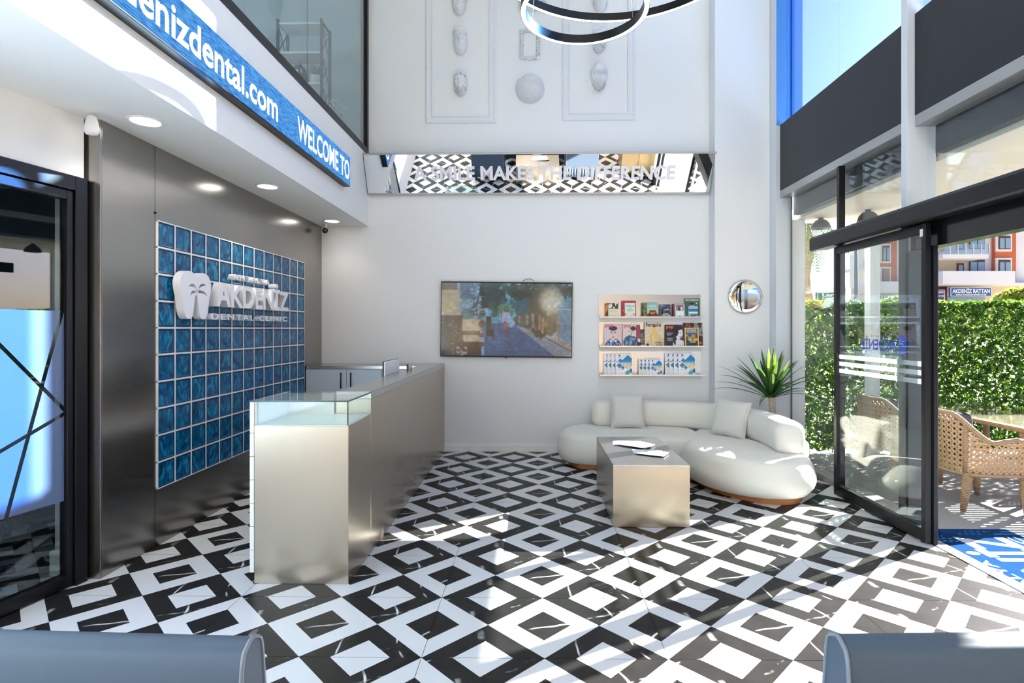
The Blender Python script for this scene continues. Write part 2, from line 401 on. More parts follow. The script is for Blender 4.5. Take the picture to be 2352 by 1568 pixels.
# balcony glazing
wb = sroot('window_1', 'black framed mezzanine glazing above the white fascia', 'window', (FX, 0, 3.86))
MB().box(-0.05, 0.004, -3.0, YB - 0.002, 0, 0.085).build('bottom_rail', m_black, wb)
MB().box(-0.05, 0.004, 7.115, YB - 0.002, 0.085, 3.13).build('post', m_black, wb)
MB().box(-0.05, 0.004, -3.0, YB - 0.002, 3.05, 3.13).build('top_rail', m_black, wb)
for y0, y1 in ((-3.0, -1.01), (-1.0, 1.09), (1.1, 3.19), (3.2, 5.285), (5.29, 7.115)):
    MB().box(-0.03, -0.018, y0, y1, 0.085, 3.05).build('pane', m_gdark, wb)

# left glazed partition, turned 11 degrees, and the wall above it
th = math.atan2(0.2, 1.0)
px0, py0 = -2.86, 3.47
wd = struct(MB().box(-0.07, 0.0, -1.12, 0.0, 2.555, 2.94).build('wall_over_door', m_white, loc=(px0, py0, 0), rot=(0, 0, -th)))
dl = sroot('door_1', 'black framed glass door with a frosted film band beside the steel wall', 'door', (px0, py0, 0)); dl.rotation_euler = (0, 0, -th)
for nm, q in (('jamb', (-0.07, 0.03, -0.075, 0.0, 0, 2.55)), ('jamb', (-0.07, 0.03, -1.12, -1.05, 0, 2.55)), ('head', (-0.07, 0.03, -1.05, -0.075, 2.46, 2.55)),
              ('stile', (-0.045, 0.015, -0.115, -0.078, 0.01, 2.455)), ('stile', (-0.045, 0.015, -1.045, -1.005, 0.01, 2.455)),
              ('top_rail', (-0.045, 0.015, -1.005, -0.115, 2.40, 2.455)), ('bottom_rail', (-0.045, 0.015, -1.005, -0.115, 0.01, 0.085))):
    MB().box(*q).build(nm, m_black, dl, bevel=0.003)
pane = MB().box(-0.02, -0.012, -1.005, -0.115, 0.085, 2.40).build('pane', m_gdark, dl)
m_film = bpy.data.materials.new('frosted_film'); m_film.use_nodes = True
_n = m_film.node_tree; _b = _n.nodes['Principled BSDF']; _b.inputs['Base Color'].default_value = (*rgb(104, 122, 158), 1); _b.inputs['Roughness'].default_value = 0.7
_t = _n.nodes.new('ShaderNodeBsdfTransparent'); _x = _n.nodes.new('ShaderNodeMixShader'); _x.inputs[0].default_value = 0.80
_n.links.new(_t.outputs[0], _x.inputs[1]); _n.links.new(_b.outputs[0], _x.inputs[2]); _n.links.new(_x.outputs[0], _n.nodes['Material Output'].inputs[0])
def clip(poly, a, b, c):                         # keep a*x + b*y >= c
    out = []
    for i in range(len(poly)):
        p, q = poly[i], poly[(i + 1) % len(poly)]; dp = a * p[0] + b * p[1] - c; dq = a * q[0] + b * q[1] - c
        if dp >= 0: out.append(p)
        if dp * dq < 0: t = dp / (dp - dq); out.append((p[0] + (q[0] - p[0]) * t, p[1] + (q[1] - p[1]) * t))
    return out
def film_pieces(rect, lines, gap):
    ps = [rect]
    for (x0, y0, x1, y1) in lines:
        a, b = y1 - y0, x0 - x1; L = math.hypot(a, b); a /= L; b /= L; c = a * x0 + b * y0; nx = []
        for p in ps:
            for q in (clip(p, a, b, c + gap / 2), clip(p, -a, -b, -c + gap / 2)):
                if len(q) > 2: nx.append(q)
        ps = nx
    return ps
fp = film_pieces([(-1.005, 0.54), (-0.115, 0.54), (-0.115, 1.71), (-1.005, 1.71)],
                 [(-0.42, 1.463, -0.12, 1.11), (-0.13, 1.69, -0.42, 0.575), (-0.42, 0.937, -0.15, 1.06)], 0.022)
for p in fp:
    MB().add([(-0.0105, y, z) for y, z in p], [tuple(range(len(p)))]).build('frosted_film', m_film, pane)
_h = MB(); _h.tube([(0.05, -0.93, 0.95), (0.05, -0.93, 1.25)], 0.012); _h.tube([(0.01, -0.93, 0.97), (0.05, -0.93, 0.97)], 0.008); _h.tube([(0.01, -0.93, 1.23), (0.05, -0.93, 1.23)], 0.008)
_h.build('door_handle', m_steel, dl, smooth=True)
# room behind the partition and the white wall end that shows through its glass
struct(MB().box(-3.09, -2.97, 3.52, 3.64, 0, 2.94).build('wall_pier', m_white))
struct(MB().box(-3.12, -2.97, 3.505, 3.65, 0, 0.17).build('baseboard_pier', m_white, bevel=0.012))
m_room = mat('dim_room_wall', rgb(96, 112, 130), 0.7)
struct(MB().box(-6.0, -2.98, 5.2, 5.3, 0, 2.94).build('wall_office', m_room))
struct(MB().box(-3.17, -3.07, -3.0, 2.36, 0, 2.94).build('wall_side', m_white))
# ---- street facade on the right: mullions, spandrels, glazing, sliding door
fa = sroot('wall_facade', 'white steel posts and dark spandrel panels of the glazed street front', 'facade')
MB().box(2.971, 3.15, 6.78, 7.178, 0, 7.0).build('jamb', m_jamb, fa, bevel=0.003)
MB().box(3.15, 3.16, 6.76, 6.82, 0, 7.0).build('gasket', m_blackgl, fa)
for y in (4.40, 1.50, -1.40):
    MB().box(2.96, 3.19, y, y + 0.07, 0, 7.0).build('mullion', m_jamb, fa, bevel=0.003)
MB().box(2.950, 2.9595, 4.385, 4.485, 0, 2.38).build('post_cover', m_dgrey, fa)
MB().box(2.950, 3.195, 4.385, 4.399, 0, 2.21).build('post_cover', m_dgrey, fa)
BAYS = ((4.47, 6.78), (1.57, 4.40), (-1.33, 1.50), (-3.0, -1.40))
for y0, y1 in BAYS:
    MB().box(3.02, 3.06, y0 + 0.002, y1 - 0.002, 3.29, 4.09).build('spandrel_panel', m_spandrel, fa)
    MB().box(3.02, 3.17, y0 + 0.002, y1 - 0.002, 3.20, 3.288).build('beam', m_alu, fa, bevel=0.003)
    MB().box(3.185, 3.25, y0, y1, 2.99, 3.285).build('shutter_box', m_dgrey, fa)
w2 = sroot('window_2', 'tall blue tinted upper window above the dark spandrel', 'window', (3.09, 0, 4.09))
for y0, y1 in ((4.47, 5.615), (5.62, 6.78), (1.57, 2.98), (2.985, 4.40), (-1.33, 1.50), (-3.0, -1.40)):
    MB().box(0, 0.008, y0 + 0.003, y1 - 0.003, 0.0, 2.91).build('pane', m_gblue, w2)
m_bfilm = glass('blue_protective_film', (0.16, 0.40, 0.92), 0.05)
MB().box(-0.004, -0.002, 6.36, 6.66, 0, 2.91).build('blue_film', m_bfilm, w2)
MB().box(-0.055, -0.052, 6.772, 6.7785, 0, 2.91).build('edge_strip', m_blackgl, w2)
MB().box(-0.115, 0.05, 6.770, 6.7785, 0.0, 2.91).build('blue_lit_reveal', mat('blue_lit_reveal', rgb(90, 150, 225), 0.4), w2)  # blue light falling on the white jamb, put into its colour
w3 = sroot('window_3', 'fixed shop window glazing between pilaster and door post', 'window', (3.12, 0, 0))
MB().box(-0.07, 0.07, 4.47, 6.78, 0.0, 0.06).build('sill', m_alu, w3, bevel=0.004)
MB().box(-0.12, -0.06, 5.44, 5.485, 0.0, 3.20).build('post', m_black, w3, bevel=0.003)
MB().box(-0.005, 0.005, 4.475, 6.775, 0.06, 3.20).build('pane', m_glass, w3)
MB().box(-0.005, 0.005, 1.575, 4.395, 2.53, 3.20).build('pane', m_glass, w3)
MB().box(-0.005, 0.005, -1.325, 1.495, 0.06, 3.20).build('pane', m_glass, w3)
MB().box(-0.005, 0.005, -3.0, -1.405, 0.06, 3.20).build('pane', m_glass, w3)
# sliding door: operator box, header, posts, two leaves
door = sroot('door_2', 'black automatic sliding glass door standing open to the terrace', 'door')
op = MB(); prof = [(2.80, 2.40), (2.80, 2.50), (2.815, 2.524), (2.98, 2.524), (2.98, 2.40), (2.815, 2.387)]
op.loops([[(x, y, z) for x, z in prof] for y in (5.62, 0.1)]); op.build('operator_box', m_black, door)
MB().box(2.985, 3.10, 1.57, 4.397, 2.216, 2.52).build('header', m_blackgl, door, bevel=0.003)
MB().box(2.955, 2.985, 4.10, 4.14, 0, 2.216).build('post', m_black, door, bevel=0.003)
MB().box(2.985, 3.03, 1.60, 1.68, 0, 2.216).build('post', m_black, door, bevel=0.003)
MB().box(2.965, 3.055, 1.57, 4.40, 0.0, 0.006).build('threshold', m_alu, door)
m_stripe = bpy.data.materials.new('frosted_stripe'); m_stripe.use_nodes = True
_n = m_stripe.node_tree; _b = _n.nodes['Principled BSDF']; _b.inputs['Base Color'].default_value = (0.8, 0.84, 0.83, 1); _b.inputs['Roughness'].default_value = 0.8
_t = _n.nodes.new('ShaderNodeBsdfTransparent'); _tl = _n.nodes.new('ShaderNodeBsdfTranslucent'); _tl.inputs[0].default_value = (0.8, 0.84, 0.82, 1)
_x0 = _n.nodes.new('ShaderNodeMixShader'); _x0.inputs[0].default_value = 0.5; _n.links.new(_b.outputs[0], _x0.inputs[1]); _n.links.new(_tl.outputs[0], _x0.inputs[2])
_x = _n.nodes.new('ShaderNodeMixShader'); _x.inputs[0].default_value = 0.55
_n.links.new(_t.outputs[0], _x.inputs[1]); _n.links.new(_x0.outputs[0], _x.inputs[2]); _n.links.new(_x.outputs[0], _n.nodes['Material Output'].inputs[0])
m_bluev = mat('blue_vinyl', rgb(8, 70, 214), 0.4)

def tooth_outline(w_, h_):
    """tooth emblem seen from the front, width w_, height h_, origin at lower left"""
    pts = [(0.50, 0.90), (0.62, 0.985), (0.78, 1.0), (0.92, 0.93), (1.0, 0.78), (0.985, 0.60), (0.93, 0.42), (0.90, 0.24), (0.86, 0.08), (0.78, 0.0),
           (0.68, 0.0), (0.62, 0.06), (0.59, 0.20), (0.555, 0.40), (0.53, 0.50), (0.47, 0.50), (0.445, 0.40), (0.41, 0.20), (0.38, 0.06), (0.32, 0.0), (0.22, 0.0),
           (0.14, 0.08), (0.10, 0.24), (0.07, 0.42), (0.015, 0.60), (0.0, 0.78), (0.08, 0.93), (0.22, 1.0), (0.38, 0.985)]
    P = [Vector((x * w_, y * h_)) for x, y in pts]; out = []
    n = len(P)
    for i in range(n):
        a, b, c, d = P[i - 1], P[i], P[(i + 1) % n], P[(i + 2) % n]
        for t in (0, 0.5):
            out.append(tuple(0.5 * ((2 * b) + (c - a) * t + (2 * a - 5 * b + 4 * c - d) * t * t + (3 * b - a - 3 * c + d) * t ** 3)))
    return out[::-1]
def frond_shapes(w_, h_):
    """palm crown cut out of the tooth"""
    U = [[(.25, .67), (.32, .73), (.40, .745), (.48, .705), (.515, .65), (.475, .635), (.42, .675), (.33, .685)], [(.575, .665), (.60, .72), (.68, .765), (.77, .775), (.82, .745), (.73, .725), (.645, .685), (.60, .645)],
         [(.31, .475), (.325, .55), (.38, .60), (.475, .615), (.485, .555), (.41, .545), (.345, .51)], [(.56, .615), (.68, .625), (.80, .59), (.87, .52), (.845, .50), (.76, .545), (.64, .565), (.56, .56)], [(.50, .632), (.545, .632), (.545, .53), (.50, .53)]]
    return [[(x * w_, y * h_) for x, y in q] for q in U]

def make_leaf(y0, y1, sign):
    L = bpy.data.objects.new('door_leaf', None); COL.objects.link(L); L.parent = door; L.location = (2.925, 0, 0)
    MB().box(-0.022, 0.022, y0, y0 + 0.045, 0.012, 2.385).build('stile', m_black, L, bevel=0.003)
    MB().box(-0.022, 0.022, y1 - 0.045, y1, 0.012, 2.385).build('stile', m_black, L, bevel=0.003)
    MB().box(-0.022, 0.022, y0 + 0.045, y1 - 0.045, 0.012, 0.11).build('bottom_rail', m_black, L, bevel=0.003)
    MB().box(-0.022, 0.022, y0 + 0.045, y1 - 0.045, 2.315, 2.385).build('top_rail', m_black, L, bevel=0.003)
    MB().box(-0.004, 0.004, y0 + 0.045, y1 - 0.045, 0.11, 2.315).build('pane', m_gdoor, L)
    for z in (1.335, 1.268, 1.201):
        MB().box(0.0045, 0.0052, y0 + 0.045, y1 - 0.045, z - 0.019, z + 0.019).build('frosted_stripe', m_stripe, L)
    return L
leaf1 = make_leaf(4.115, 5.36, 1)
make_leaf(0.45, 1.60, -1)
MB().box(-0.028, -0.022, 4.14, 4.165, 2.29, 2.345).build('sensor_tag', m_paper, leaf1)
# logo on the leaf, read from outside
_o = tooth_outline(0.105, 0.165); fr = frond_shapes(0.105, 0.165)
MB().prism(_o, 0, 0.0006).build('tooth_emblem', m_bluev, leaf1, loc=(0.0045, 4.36, 1.385), rot=ROT_LEFT)
for q in fr: MB().prism(q, 0, 0.0003).build('palm_frond', mat('vinyl_gap', rgb(170, 190, 150), 0.5) if q is fr[0] else bpy.data.materials['vinyl_gap'], leaf1, loc=(0.0040, 4.36, 1.385), rot=ROT_LEFT)
text('lettering', 'AKDENİZ', 0.085 / CAP, m_bluev, leaf1, (0.0045, 4.475, 1.425), ROT_LEFT, bold=0.03, width=0.50)
text('lettering', 'ANTALYA', 0.018 / CAP, m_bluev, leaf1, (0.0045, 4.60, 1.53), ROT_LEFT, width=0.22, spacing=1.3)
text('lettering', 'DENTAL CLINIC', 0.020 / CAP, m_bluev, leaf1, (0.0045, 4.475, 1.392), ROT_LEFT, width=0.50, spacing=1.3)

# ---- terrace
m_pave = mat('terrace_paving', rgb(150, 150, 150), 0.7, vary=((2, 2, 2), 0.08))
struct(MB().box(3.055, 12, -3.0, 7.4, -0.06, -0.012).build('terrace_floor', m_pave), 'grey terrace paving outside the sliding door', 'paving')
struct(MB().box(-60, 90, 7.4, 140, -0.16, -0.06).build('street_ground', mat('street_ground', rgb(150, 146, 138), 0.9)), 'pale street ground beyond the hedge', 'ground')
cn = sroot('canopy', 'cream panelled canopy ceiling over the terrace', 'canopy')
MB().box(3.26, 4.83, -3.0, 7.1, 3.0, 3.10).build('slab', m_white, cn)
m_canopy = mat('canopy_panel', rgb(226, 216, 200), 0.6)
for k in range(9):
    y1 = 7.1 - 1.2 * k; y0 = max(-3.0, y1 - 1.2)
    if y1 <= -3: break
    MB().box(3.26, 4.83, y0 + 0.004, y1 - 0.004, 2.95, 2.998).build('ceiling_panel', m_canopy, cn, bevel=0.003)
MB().box(3.19, 3.36, 6.85, 7.03, -0.01, 2.95).build('column', m_white, cn, bevel=0.004)
MB().box(4.08, 4.20, 6.72, 6.84, -0.01, 2.95).build('column', m_white, cn, bevel=0.004)
m_lampd = mat('lamp_dark', rgb(66, 68, 70), 0.5)
lampm = MB().lathe([(0.001, 0.13), (0.03, 0.13), (0.03, 0.11), (0.06, 0.10), (0.095, 0.06), (0.115, 0.0), (0.10, 0.0), (0.05, 0.05), (0.001, 0.06)], 20)
for (x, y, lb) in ((3.50, 6.75, 'dark dome lamp hung under the canopy beside the white column'), (3.80, 6.3, 'dark dome lamp under the canopy just left of the upper mullion'), (3.66, 5.30, 'dark dome lamp under the canopy nearest the open doorway')):
    o = lampm.build('canopy_lamp', m_lampd, None, loc=(x, y, 2.82), auto=R(40)); tag(o, lb, 'lamp', 'lamps under the canopy')
# hedge of small leaves, in line with the back wall
rnd = np.random.RandomState(3)
def leaf_cloud(name, n, boxes, size, cols, m, parent, facing=None):
    """many small two-sided leaves as one mesh"""
    P = boxes(n); a = rnd.rand(n) * 2 * PI; s_ = size * (0.6 + 0.8 * rnd.rand(n))
    nrm = rnd.normal(size=(n, 3)) * 0.55
    if facing is not None: nrm += np.array(facing)
    nrm /= np.linalg.norm(nrm, axis=1)[:, None]
    t = np.cross(nrm, np.stack([np.cos(a), np.sin(a) * 0.3, np.sin(a)], 1)); t /= np.linalg.norm(t, axis=1)[:, None]
    b = np.cross(nrm, t)
    V = np.stack([P - t * s_[:, None], P - b * s_[:, None] * .5 + nrm * s_[:, None] * .15, P + t * s_[:, None], P + b * s_[:, None] * .5 + nrm * s_[:, None] * .15], 1).reshape(-1, 3)
    Fc = np.arange(4 * n).reshape(-1, 4)
    me = bpy.data.meshes.new(name); me.from_pydata(V.tolist(), [], Fc.tolist()); me.materials.append(m)
    cols = np.array(cols) / 255.0; cols = np.where(cols <= 0.04045, cols / 12.92, ((cols + 0.055) / 1.055) ** 2.4)
    k = rnd.randint(0, len(cols), n); c = cols[k] * (0.7 + 0.6 * rnd.rand(n))[:, None]
    c4 = np.repeat(np.concatenate([c, np.ones((n, 1))], 1), 4, 0)
    at_ = me.color_attributes.new('Col', 'FLOAT_COLOR', 'POINT'); at_.data.foreach_set('color', c4.astype(np.float32).ravel())
    return obj(name, me, parent)
def leaf_mat(name, k=0.5):
    m = bpy.data.materials.new(name); m.use_nodes = True; n = m.node_tree; b = n.nodes['Principled BSDF']
    a = n.nodes.new('ShaderNodeAttribute'); a.attribute_name = 'Col'; b.inputs['Roughness'].default_value = 0.4
    n.links.new(a.outputs['Color'], b.inputs['Base Color'])
    t = n.nodes.new('ShaderNodeBsdfTranslucent'); hs = n.nodes.new('ShaderNodeHueSaturation'); hs.inputs['Hue'].default_value = 0.47; hs.inputs['Value'].default_value = 1.35
    n.links.new(a.outputs['Color'], hs.inputs['Color']); n.links.new(hs.outputs[0], t.inputs[0])
    x = n.nodes.new('ShaderNodeMixShader'); x.inputs[0].default_value = k
    n.links.new(b.outputs[0], x.inputs[1]); n.links.new(t.outputs[0], x.inputs[2]); n.links.new(x.outputs[0], n.nodes['Material Output'].inputs[0])
    return m
m_leaf = leaf_mat('hedge_leaf', 0.45)
hd = thing('hedge', 'clipped green leaf hedge screening the terrace from the street', 'hedge', (3.3, 7.2, -0.012))
def hb(n):
    p = rnd.rand(n, 3) * np.array([7.2, 0.16, 1.89]); p[:, 1] += -0.10; p[:, 2] += 0.06
    top = rnd.rand(n) < 0.05; p[top, 2] = 1.90 + rnd.rand(top.sum()) * 0.07; return p
fo = leaf_cloud('foliage', 42000, hb, 0.036, [(58, 104, 28), (80, 128, 38), (44, 86, 24), (116, 152, 54), (66, 114, 42)], m_leaf, hd, (0, -0.9, 0.5)); fo['kind'] = 'stuff'
_b = MB()
for i in range(25): _b.box(0.3 * i - 0.004, 0.3 * i + 0.004, 0.02, 0.035, 0.0, 1.9)
for k in range(7): _b.box(0, 7.2, 0.015, 0.023, 0.1 + 0.29 * k, 0.108 + 0.29 * k)
_b.build('wire_mesh', mat('green_wire', rgb(30, 60, 28), 0.6), hd)
# ================================================================ LEFT SIDE
# ---- blue glass block panel
gp = thing('glass_block_panel', 'panel of blue wavy glass blocks with white joints on the steel wall', 'glass blocks', (WL, 4.01, 0.42))
MB().box(-0.001, 0.002, 0.0, 2.60, 0.0, 1.98).build('backing', m_white, gp)
_g = MB()
for i in range(14): _y = min(max(0.2 * i, 0.0075), 2.5925); _g.box(0.002, 0.0105, _y - 0.0075, _y + 0.0075, 0, 1.98)
for j in range(11): _z = min(max(0.198 * j, 0.0065), 1.9735); _g.box(0.002, 0.0106, 0, 2.60, _z - 0.0065, _z + 0.0065)
_g.build('joint_grid', m_white, gp)
def block_mat():
    m = mat('blue_glass_block', rgb(10, 98, 140), 0.22, spec=0.4); n = m.node_tree; b = n.nodes['Principled BSDF']
    tc = n.nodes.new('ShaderNodeTexCoord'); oi = n.nodes.new('ShaderNodeObjectInfo')
    ad = n.nodes.new('ShaderNodeVectorMath'); ad.operation = 'MULTIPLY_ADD'; n.links.new(oi.outputs['Random'], ad.inputs[0]); ad.inputs[1].default_value = (0.6, 0.5, 0.4); n.links.new(tc.outputs['Object'], ad.inputs[2])
    mp = n.nodes.new('ShaderNodeMapping'); mp.inputs['Scale'].default_value = (9, 13, 6.5); mp.inputs['Rotation'].default_value = (R(28), 0, 0); n.links.new(ad.outputs[0], mp.inputs[0])
    ns = n.nodes.new('ShaderNodeTexNoise'); ns.inputs['Scale'].default_value = 1.0; ns.inputs['Detail'].default_value = 1.5; ns.inputs['Distortion'].default_value = 2.2
    n.links.new(mp.outputs[0], ns.inputs[0])
    cr = n.nodes.new('ShaderNodeValToRGB'); e = cr.color_ramp.elements
    e[0].position = 0.30; e[0].color = (*rgb(2, 54, 84), 1); e[1].position = 0.72; e[1].color = (*rgb(40, 148, 184), 1)
    k = e.new(0.5); k.color = (*rgb(4, 96, 142), 1)
    n.links.new(ns.outputs['Fac'], cr.inputs[0]); n.links.new(cr.outputs[0], b.inputs['Base Color'])
    bp = n.nodes.new('ShaderNodeBump'); bp.inputs['Strength'].default_value = 0.35; bp.inputs['Distance'].default_value = 0.006
    n.links.new(ns.outputs['Fac'], bp.inputs['Height']); n.links.new(bp.outputs[0], b.inputs['Normal'])
    return m
m_block = block_mat(); m_blockrim = mat('blue_glass_rim', rgb(4, 58, 92), 0.2, spec=0.4)
gb = MB(); sW = 0.0925
ins = [(0.0, -0.004), (0.003, 0.002), (0.008, 0.002), (0.014, -0.002)]
gb.loops([[(h, -sW + i, -sW + i), (h, sW - i, -sW + i), (h, sW - i, sW - i), (h, -sW + i, sW - i)] for i, h in ins], 1, cap0=False, cap1=False)
n_ = 6
def wav(u, v):
    y = (-sW + 0.014) + u * 2 * (sW - 0.014); z = (-sW + 0.014) + v * 2 * (sW - 0.014)
    e = min(u, v, 1 - u, 1 - v); return (-0.002 + (0.0022 * math.sin(9 * u + 7 * v) + 0.0018 * math.sin(11 * v - 6 * u + 1)) * min(1, e * 4), y, z)
gb.grid(wav, n_, n_, 0)
gbm = gb.mesh('glass_block', [m_block, m_blockrim]);
for p in gbm.polygons: p.use_smooth = (p.material_index == 0)
for i in range(13):
    for j in range(10):
        obj('glass_block', gbm, gp, (0.0095, 0.1 + 0.2 * i, 0.099 + 0.198 * j))

# ---- raised white sign: tooth emblem and letters
sg = thing('wall_sign', 'raised white letters and tooth emblem fixed over the blue glass blocks', 'sign', (WL, 4.13, 1.66))
m_sign = mat('sign_white', rgb(236, 237, 242), 0.45)
tw, thh = 0.40, 0.37
fr = frond_shapes(tw, thh)
def poly_with_holes(outer, holes):
    """keyhole the cut-outs into the outline, as one face loop"""
    c = bpy.data.curves.new('emblem', 'CURVE'); c.dimensions = '2D'; c.fill_mode = 'BOTH'; c.extrude = 0.03
    for q in [outer] + holes:
        sp = c.splines.new('POLY'); sp.points.add(len(q) - 1); sp.use_cyclic_u = True
        for p, (x, y) in zip(sp.points, q): p.co = (x, y, 0, 1)
    o = bpy.data.objects.new('emblem', c); me = bpy.data.meshes.new_from_object(o); bpy.data.objects.remove(o); bpy.data.curves.remove(c)
    for v in me.vertices: v.co.z += 0.03
    return me
# the trunk and fronds join in one palm-shaped opening
try:
    me = poly_with_holes(tooth_outline(tw, thh), fr)
except Exception:
    me = MB().prism(tooth_outline(tw, thh), 0, 0.09).mesh('tooth_emblem', m_sign)
me.materials.clear(); me.materials.append(m_sign)
obj('tooth_emblem', me, sg, (0.03, 0.02, 0.02), ROT_LEFT)
letters('AKDENİZ', 0.195, 1.37, m_sign, sg, (0.03, 0.46, 0.137), ROT_LEFT, 0.04, bold=0.028)
letters('ANTALYA', 0.048, 0.68, m_sign, sg, (0.03, 0.76, 0.385), ROT_LEFT, 0.03, bold=0.02, spacing=1.35)
letters('DENTAL CLINIC', 0.05, 1.40, m_sign, sg, (0.03, 0.43, 0.02), ROT_LEFT, 0.03, bold=0.02, spacing=1.35)
_b = MB()
for y, z in ((0.12, 0.2), (0.30, 0.2), (0.62, 0.2), (1.0, 0.2), (1.5, 0.2), (1.75, 0.2), (0.95, 0.40), (1.3, 0.40), (0.6, 0.04), (1.0, 0.04), (1.6, 0.04)): _b.box(0.004, 0.031, y - 0.006, y + 0.006, z - 0.006, z + 0.006)
_b.build('standoff_pins', m_alu, sg)

# ---- scrolling display on the fascia
led = thing('led_screen', 'long blue scrolling display with white lettering on the mezzanine fascia', 'display', (FX, 0, 3.21))
MB().box(0.0, 0.075, -1.2, 6.23, 0.0, 0.33).build('case', m_black, led, bevel=0.003)
m_led = bpy.data.materials.new('led_blue'); m_led.use_nodes = True; n = m_led.node_tree; n.nodes.remove(n.nodes['Principled BSDF'])
tc = n.nodes.new('ShaderNodeTexCoord'); mp = n.nodes.new('ShaderNodeMapping'); mp.inputs['Scale'].default_value = (1, 5, 60); n.links.new(tc.outputs['Object'], mp.inputs[0])
ns = n.nodes.new('ShaderNodeTexNoise'); ns.inputs['Scale'].default_value = 3.0; ns.inputs['Detail'].default_value = 8; n.links.new(mp.outputs[0], ns.inputs[0])
cr = n.nodes.new('ShaderNodeValToRGB'); e = cr.color_ramp.elements; e[0].position = 0.3; e[0].color = (*rgb(28, 92, 190), 1); e[1].position = 0.7; e[1].color = (*rgb(110, 190, 250), 1)
n.links.new(ns.outputs['Fac'], cr.inputs[0])
ck = n.nodes.new('ShaderNodeTexChecker'); ck.inputs['Scale'].default_value = 200.0; n.links.new(tc.outputs['Object'], ck.inputs[0]); ck.inputs[1].default_value = (1, 1, 1, 1); ck.inputs[2].default_value = (0.72, 0.72, 0.74, 1)
mm = n.nodes.new('ShaderNodeMix'); mm.data_type = 'RGBA'; mm.blend_type = 'MULTIPLY'; mm.inputs['Factor'].default_value = 1; n.links.new(cr.outputs[0], mm.inputs['A']); n.links.new(ck.outputs[0], mm.inputs['B'])
em = n.nodes.new('ShaderNodeEmission'); em.inputs[1].default_value = 1.25; n.links.new(mm.outputs['Result'], em.inputs[0]); n.links.new(em.outputs[0], n.nodes['Material Output'].inputs[0])
MB().box(0.075, 0.077, -1.2, 6.23, 0.012, 0.33).build('screen_face', m_led, led)
m_ledw = emission('led_white', (0.95, 0.96, 1.0), 1.6)
text('lettering', 'www.akdenizdental.com', 0.195 / CAP, m_ledw, led, (0.0785, 1.86, 0.075), ROT_LEFT, bold=0.022, width=2.60)
text('lettering', 'WELCOME TO', 0.20 / CAP, m_ledw, led, (0.0785, 4.83, 0.07), ROT_LEFT, bold=0.022, width=1.37)
text('lettering', 'ANTALYA', 0.20 / CAP, m_ledw, led, (0.0785, 0.4, 0.07), ROT_LEFT, bold=0.022, width=1.0)

# ---- soffit downlights
m_dl = emission('downlight_glow', (1.0, 0.97, 0.90), 14.0)
for k, (y, lb) in enumerate(((3.52, 'round recessed downlight nearest the camera in the low soffit'), (5.15, 'middle one of the three round soffit downlights over the counter'),
                             (6.81, 'small far round downlight in the soffit corner by the back wall'), (1.88, 'round soffit downlight over the glass door out of the left edge'))):
    t = thing('downlight', lb, 'downlight', (-2.50, y, 2.94), None, 'soffit downlights')
    MB().lathe([(0.075, -0.001), (0.105, -0.001), (0.108, -0.004), (0.104, -0.008), (0.088, -0.008), (0.084, -0.003), (0.075, -0.001)][::-1], 32).build('trim_ring', m_white, t, smooth=True)
    MB().lathe([(0.084, -0.002), (0.084, -0.004), (0.001, -0.0042)], 32).build('diffuser', m_dl, t)
    d = bpy.data.lights.new('downlight_lamp', 'SPOT'); d.energy = 9 if y > 6 else 36; d.spot_size = R(125); d.spot_blend = 0.8; d.color = (1.0, 0.9, 0.74); d.shadow_soft_size = 0.08
    o = bpy.data.objects.new('downlight_lamp', d); COL.objects.link(o); o.parent = t; o.location = (0, 0, -0.03)
# ---- motion sensor and security camera
t = thing('motion_sensor', 'white motion sensor on a bracket at the top of the steel pillar', 'sensor', (-2.72, 3.36, 2.94))
MB().tube([(-0.06, 0.06, -0.004), (-0.03, 0.03, -0.012), (0.0, 0.0, -0.03)], 0.009).build('bracket', m_white, t, smooth=True)
q = MB(); q.loops([[(r1 * math.cos(a) * 1.0, r1 * math.sin(a) * 0.8 + 0.0, z) for a in [2 * PI * i / 20 for i in range(20)]] for r1, z in
        ((0.006, -0.022), (0.022, -0.03), (0.034, -0.06), (0.042, -0.10), (0.043, -0.125), (0.034, -0.142), (0.012, -0.148))]); q.build('housing', m_white, t, smooth=True)
t = thing('security_camera', 'small black eyeball camera in the far corner under the soffit', 'camera', (-2.66, 7.02, 2.94))
MB().lathe([(0.03, 0.0), (0.032, -0.012), (0.018, -0.02), (0.012, -0.06)][::-1], 16).build('mount', m_white, t, smooth=True)
MB().ball((0, -0.015, -0.085), 0.036, 18, 12).build('eyeball', m_blackgl, t, smooth=True)
MB().lathe([(0.014, 0), (0.016, 0.006), (0.008, 0.008)], 14).build('lens', mat('lens', rgb(60, 60, 66), 0.1), t, smooth=True, loc=(0.004, -0.05, -0.09), rot=(R(90), 0, 0))

# ---- reception counter
cr_ = thing('reception_counter', 'long brushed steel reception counter with a glass display end', 'counter', (-1.16, 3.44, 0))
MB().box(-0.594, 0.0, 0.0, 0.48, 0.0, 0.99).build('end_block', m_steel, cr_, bevel=0.002)
MB().box(-0.25, 0.0, 0.48, 3.735, 0.0, 1.10).build('front_body', m_steel, cr_, bevel=0.002)
MB().box(-0.25, 0.0, 0.484, 3.735, 1.10, 1.152).build('ledge_top', m_steel_top, cr_, bevel=0.002)
MB().box(-0.85, -0.25, 0.60, 3.20, 0.70, 0.74).build('desk_top', m_white, cr_)
_z = [1.14, 0.942, 0.795, 0.648, 0.501, 0.355, 0.208, 0.064]
for k in range(7):
    MB().box(-0.625, -0.597, 0.004, 0.476, _z[k + 1] + 0.003, _z[k]).build('drawer_front', m_white, cr_, bevel=0.002)
